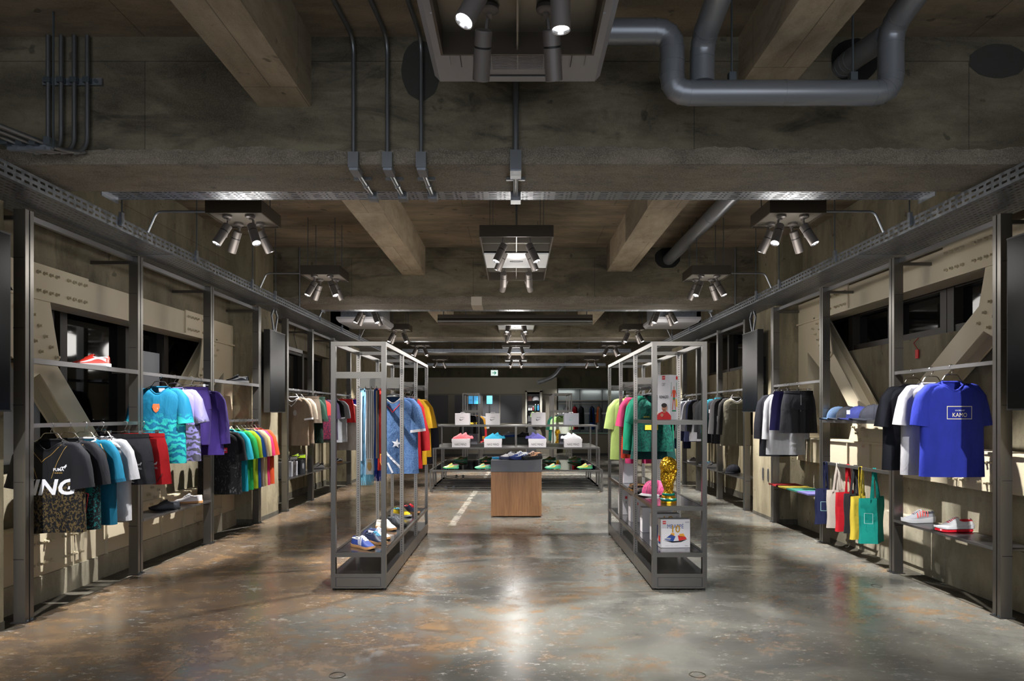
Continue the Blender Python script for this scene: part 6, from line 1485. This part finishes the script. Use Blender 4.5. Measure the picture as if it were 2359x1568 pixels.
MB().lathe([(0,0),(.07,0),(.07,.06),(.04,.09),(.04,.2),(.07,.28),(.085,.35),(.06,.42),(0,.44)], n=20).build('cup', M_goldb, t, smooth=True)
card_box('pale carton on the low shelf of the distant right rack', (1.45,20.4,.602), (.22,.2,.30), M_grey, None, 0)

# ================================================================== back of the shop
M_panel = mat('dark_taupe_panel', (104,98,86), .5, bump=.03, bscale=30); M_panel2 = mat('charcoal_panel', (62,61,64), .5); M_fascia = mat('taupe_fascia', (126,122,108), .6)
M_greyst = mat('rack_back_steel', (96,102,100), .35, .5); M_counter = mat('counter_stone', (70,66,58), .5, bump=.05, bscale=30)
struct('wall_back', MB().box(-4.3,4.3,26.2,26.4,-.05,ZC), M_wallgrey)
t = struct('trim_1', MB().box(-3.35,1.55,25.7,26.18,2.24,2.86), M_fascia)
struct('trim_2', MB().box(-3.35,1.55,25.78,26.18,0,2.24), M_panel)
bp = bpy.data.objects['trim_2']
for (a, b) in ((-3.3,-2.55),(-2.30,-1.5),(-1.46,-.62),(-.58,.24),(.42,.78)):
    MB().box(a,b,25.765,25.79,.02,2.2).build('wall_panel', M_panel2 if (a,b) != (-.58,.24) else mat('near_black_panel',(26,26,30),.4), bp)
t = thing('sales_counter', 'long dark sales counter at the back of the shop', 'counter', (-1.4,24.0,0))
wpart(t, 'body', MB().box(-3.1,.35,23.9,24.72,0.0,1.10), M_counter); wpart(t, 'top', MB().box(-3.13,.38,23.87,24.75,1.10,1.15), M_fascia); wpart(t, 'kick', MB().box(-3.05,.3,23.89,23.92,.0,.09), M_black)
for (a,b) in ((-2.2,-2.19),(-1.1,-1.09)): wpart(t, 'panel_joint', MB().box(a,b,23.896,23.9,.1,1.1), M_black)
M_blue = mat('blue_screen', (70,170,230), .3, emit=.15)
for i, (x, w, lab) in enumerate(((-1.62,.16,'left'),(-1.40,.22,'middle'),(-.945,.20,'right'))):
    t = thing('register_screen', '%s blue glowing register screen behind the counter' % lab, 'screen', (x,24.6,1.85), group='register screens')
    wpart(t, 'casing', MB().box(x-w/2-.015,x+w/2+.015,24.61,24.65,1.83,2.16), M_black); wpart(t, 'display', MB().box(x-w/2,x+w/2,24.60,24.612,1.85,2.14), M_blue)
    wpart(t, 'stand', MB().box(x-.03,x+.03,24.62,24.65,1.15,1.84), M_black); wpart(t, 'lettering', letters(MB(),'POS',lambda u,v: Vector((x+u,24.598,1.99+v)),0,0,.03,.08), M_ink)
M_exit = mat('exit_sign_face', (220,240,236), .4, emit=.12); M_exitg = mat('exit_green', (0,150,124), .5, emit=.03)
t = thing('exit_sign', 'small white exit sign with green arrow under the far ceiling', 'sign', (-.735,23.5,2.80))
wpart(t, 'casing', MB().box(-.86,-.61,23.51,23.56,2.80,3.0), M_galv); wpart(t, 'face', MB().box(-.855,-.615,23.50,23.512,2.805,2.995), M_exit)
fe = lambda u, v: Vector((-.735+u, 23.498, 2.90+v))
wpart(t, 'arrow', MB().add([fe(a,b) for a,b in ((-.07,.012),(.02,.012),(-.01,.045),(.015,.055),(.075,0),(.015,-.055),(-.01,-.045),(.02,-.012),(-.07,-.012))],[(0,1,7,8),(1,2,3,4),(4,5,6,7),(1,4,7)]), M_exitg)
for x in (-.8,-.67): wpart(t, 'hanging_rod', MB().cyl((x,23.53,3.0),(x,23.53,ZC),.008,6), M_rod)
# lit niche with caps and bottles
t = thing('wall_niche', 'lit wall niche with glass shelves behind the sales counter', 'niche', (.63,25.5,1.2)); 
wpart(t, 'back', MB().box(.40,.92,25.70,25.76,1.2,2.3), M_panel2)
for (a,b) in ((.36,.42),(.90,.98)): wpart(t, 'jamb', MB().box(a,b,25.35,25.76,1.0,2.35), mat('pale_jamb',(150,148,138),.6))
wpart(t, 'head', MB().box(.36,.98,25.35,25.76,2.30,2.40), M_fascia)
for z in (1.62,1.98): wpart(t, 'glass_shelf', MB().box(.42,.90,25.38,25.70,z-.012,z), M_glass)
cap('white cap in the lit wall niche', (.75,25.5,1.98), -1.57, white_c, k=1.6)
card_box('small brown box beside the white cap in the niche', (.53,25.5,1.98), (.15,.15,.17), mat('brown_card',(90,52,44),.6), None, 0, prints=[('emblem', M_white, lambda mb: crest_rect(mb))] if False else ())
for i, (x, c, cn) in enumerate(((.50,(230,230,226),'white'),(.58,(190,196,190),'grey'),(.66,(120,40,44),'maroon'),(.74,(24,90,80),'dark green'),(.84,(40,130,220),'bright blue'))):
    t = thing('bottle', '%s bottle on the middle glass shelf of the niche' % cn, 'bottle', (x,25.5,1.62)); h = .10 if i < 2 else .16 if i == 2 else .24
    MB().lathe([(0,0),(.03,0),(.03,h*.7),(.012,h*.82)], n=14).build('body', G(c), t, smooth=True); MB().lathe([(.013,h*.82),(.013,h),(0,h)], n=12).build('cap', sw, t, smooth=True)
shirt('pale green shirt folded over the lower niche shelf', (.72,25.45,1.61), C((170,206,130)), L=.35, k=.55, drop=.05)
# right rear wall rack with six garments
t = thing('wall_rack', 'grey steel wall rack with lit back panels at the right rear', 'rack', (2.6,25.6,0))
for (a, b) in ((1.60,2.42),(2.44,3.26),(3.28,4.1)): wpart(t, 'back_panel', MB().box(a,b,25.85,25.9,0.8,2.42), M_greyst)
wpart(t, 'light_shelf', MB().box(1.58,4.1,25.45,25.86,1.96,2.0), M_steelx); wpart(t, 'back_rail', MB().box(1.58,4.1,25.80,25.85,1.48,1.54), M_white)
wpart(t, 'hanging_rail', MB().box(1.6,4.1,25.50,25.53,1.86,1.89), M_steelx)
for (a) in (1.6,2.43,3.27): wpart(t, 'upright', MB().box(a-.012,a+.012,25.82,25.87,.3,2.42), M_black)
for x in (1.9,2.9,3.8):
    ld = bpy.data.lights.new('shelf_light','AREA'); ld.energy = .9; ld.size = .7; ld.size_y = .05; ld.shape = 'RECTANGLE'; lo = bpy.data.objects.new('shelf_light', ld); COL.objects.link(lo); lo.location = (x,25.55,2.34); lo.rotation_euler = (radians(35),0,0)
wpart(t, 'canopy', MB().box(1.58,4.1,25.40,25.9,2.40,2.44), M_greyst)
t = thing('rear_counter', 'low dark counter with glass edge below the rear wall rack', 'counter', (2.8,24.6,0))
wpart(t, 'body', MB().box(2.02,4.1,24.5,25.2,.08,.78), M_panel); wpart(t, 'glass_top', MB().box(2.0,4.1,24.45,25.2,.79,.81), mat('green_glass_edge',(150,196,180),.1)); wpart(t, 'kick', MB().box(2.06,4.1,24.56,25.2,0,.08), M_black)
for lab, x, c, sl in (('white and grey',1.92,(120,120,130),'long'),('bright red',2.22,(206,30,44),'long'),('black',2.46,(34,36,44),'long'),('blue and black',2.86,(36,90,190),'long'),('white and orange',3.12,(206,204,208),'long'),('charcoal',3.5,(40,42,50),'long')):
    shirt('%s garment hung sideways on the rear wall rack' % lab, (x,25.515,1.89), C(c), C((226,110,50)) if 'orange' in lab else black_c if 'and black' in lab else None, name='jacket', cat='jacket', L=.85, sleeves=sl, yaw=1.25, group='garments on the rear wall rack')
t = thing('ceiling_duct', 'silver flexible duct bending under the far ceiling', 'duct', (1.2,24.2,2.7))
wpart(t, 'pipe', MB().tube(fillet([(.75,23.2,2.55),(1.3,23.3,2.75),(1.55,23.4,3.1),(1.9,23.6,3.3)],.2,5), .07, 14), M_galv, smooth=True)
t = thing('wall_light', 'white tube light on the upper far left wall above the window', 'lamp', (-4.0,11.8,2.62))
wpart(t, 'tube', MB().box(-3.99,-3.93,11.3,12.6,2.60,2.66), M_acw)
for y in (11.5,12.0,12.4): wpart(t, 'cable', MB().tube([(-3.97,y,2.66),(-3.98,y-.15,2.9),(-3.97,y-.1,3.05)],.006,5), M_black)
# things dangling on the right wall
t = thing('cable_tag', 'red cable tag on a wire below the right high window', 'tag', (4.12,7.05,2.2))
wpart(t, 'wire', MB().tube([(4.13,7.0,2.27),(4.11,7.05,2.22),(4.12,7.0,2.15)],.005,5), mat('red_wire',(150,40,30),.5)); wpart(t, 'tag_plate', MB().box(4.118,4.13,6.99,7.04,2.06,2.15), M_redtile)
t = thing('loose_cable', 'short black cable dangling from the right high window', 'cable', (4.12,6.2,2.2))
wpart(t, 'cable', MB().tube([(4.13,6.1,2.30),(4.11,6.13,2.2),(4.12,6.2,2.12),(4.12,6.2,2.0)],.008,6), M_black)
t = thing('striped_cord', 'yellow striped cord looped in the right high window', 'cord', (4.2,5.8,2.5))
wpart(t, 'cord', MB().tube(fillet([(4.20,5.95,2.72),(4.19,5.90,2.5),(4.2,5.86,2.40),(4.2,5.80,2.37),(4.19,5.74,2.40),(4.2,5.80,2.46),(4.2,5.80,2.72)],.03,3),.006,6), mat('yellow_cord',(200,150,60),.6))
for (x,y,z) in ((3.595,9.72,.62),(3.595,9.95,.60),(3.595,9.78,1.28)):
    t = None
wr_ = bpy.data.objects['wall_right']
for (y,z) in ((9.72,.62),(9.92,.62),(9.78,1.30)): MB().tube([(3.592,y+.018*cos(a*pi/8),z+.09*sin(a*pi/8)) for a in range(16)],.006,5,closed=True).build('conduit_slot', M_acd, wr_)
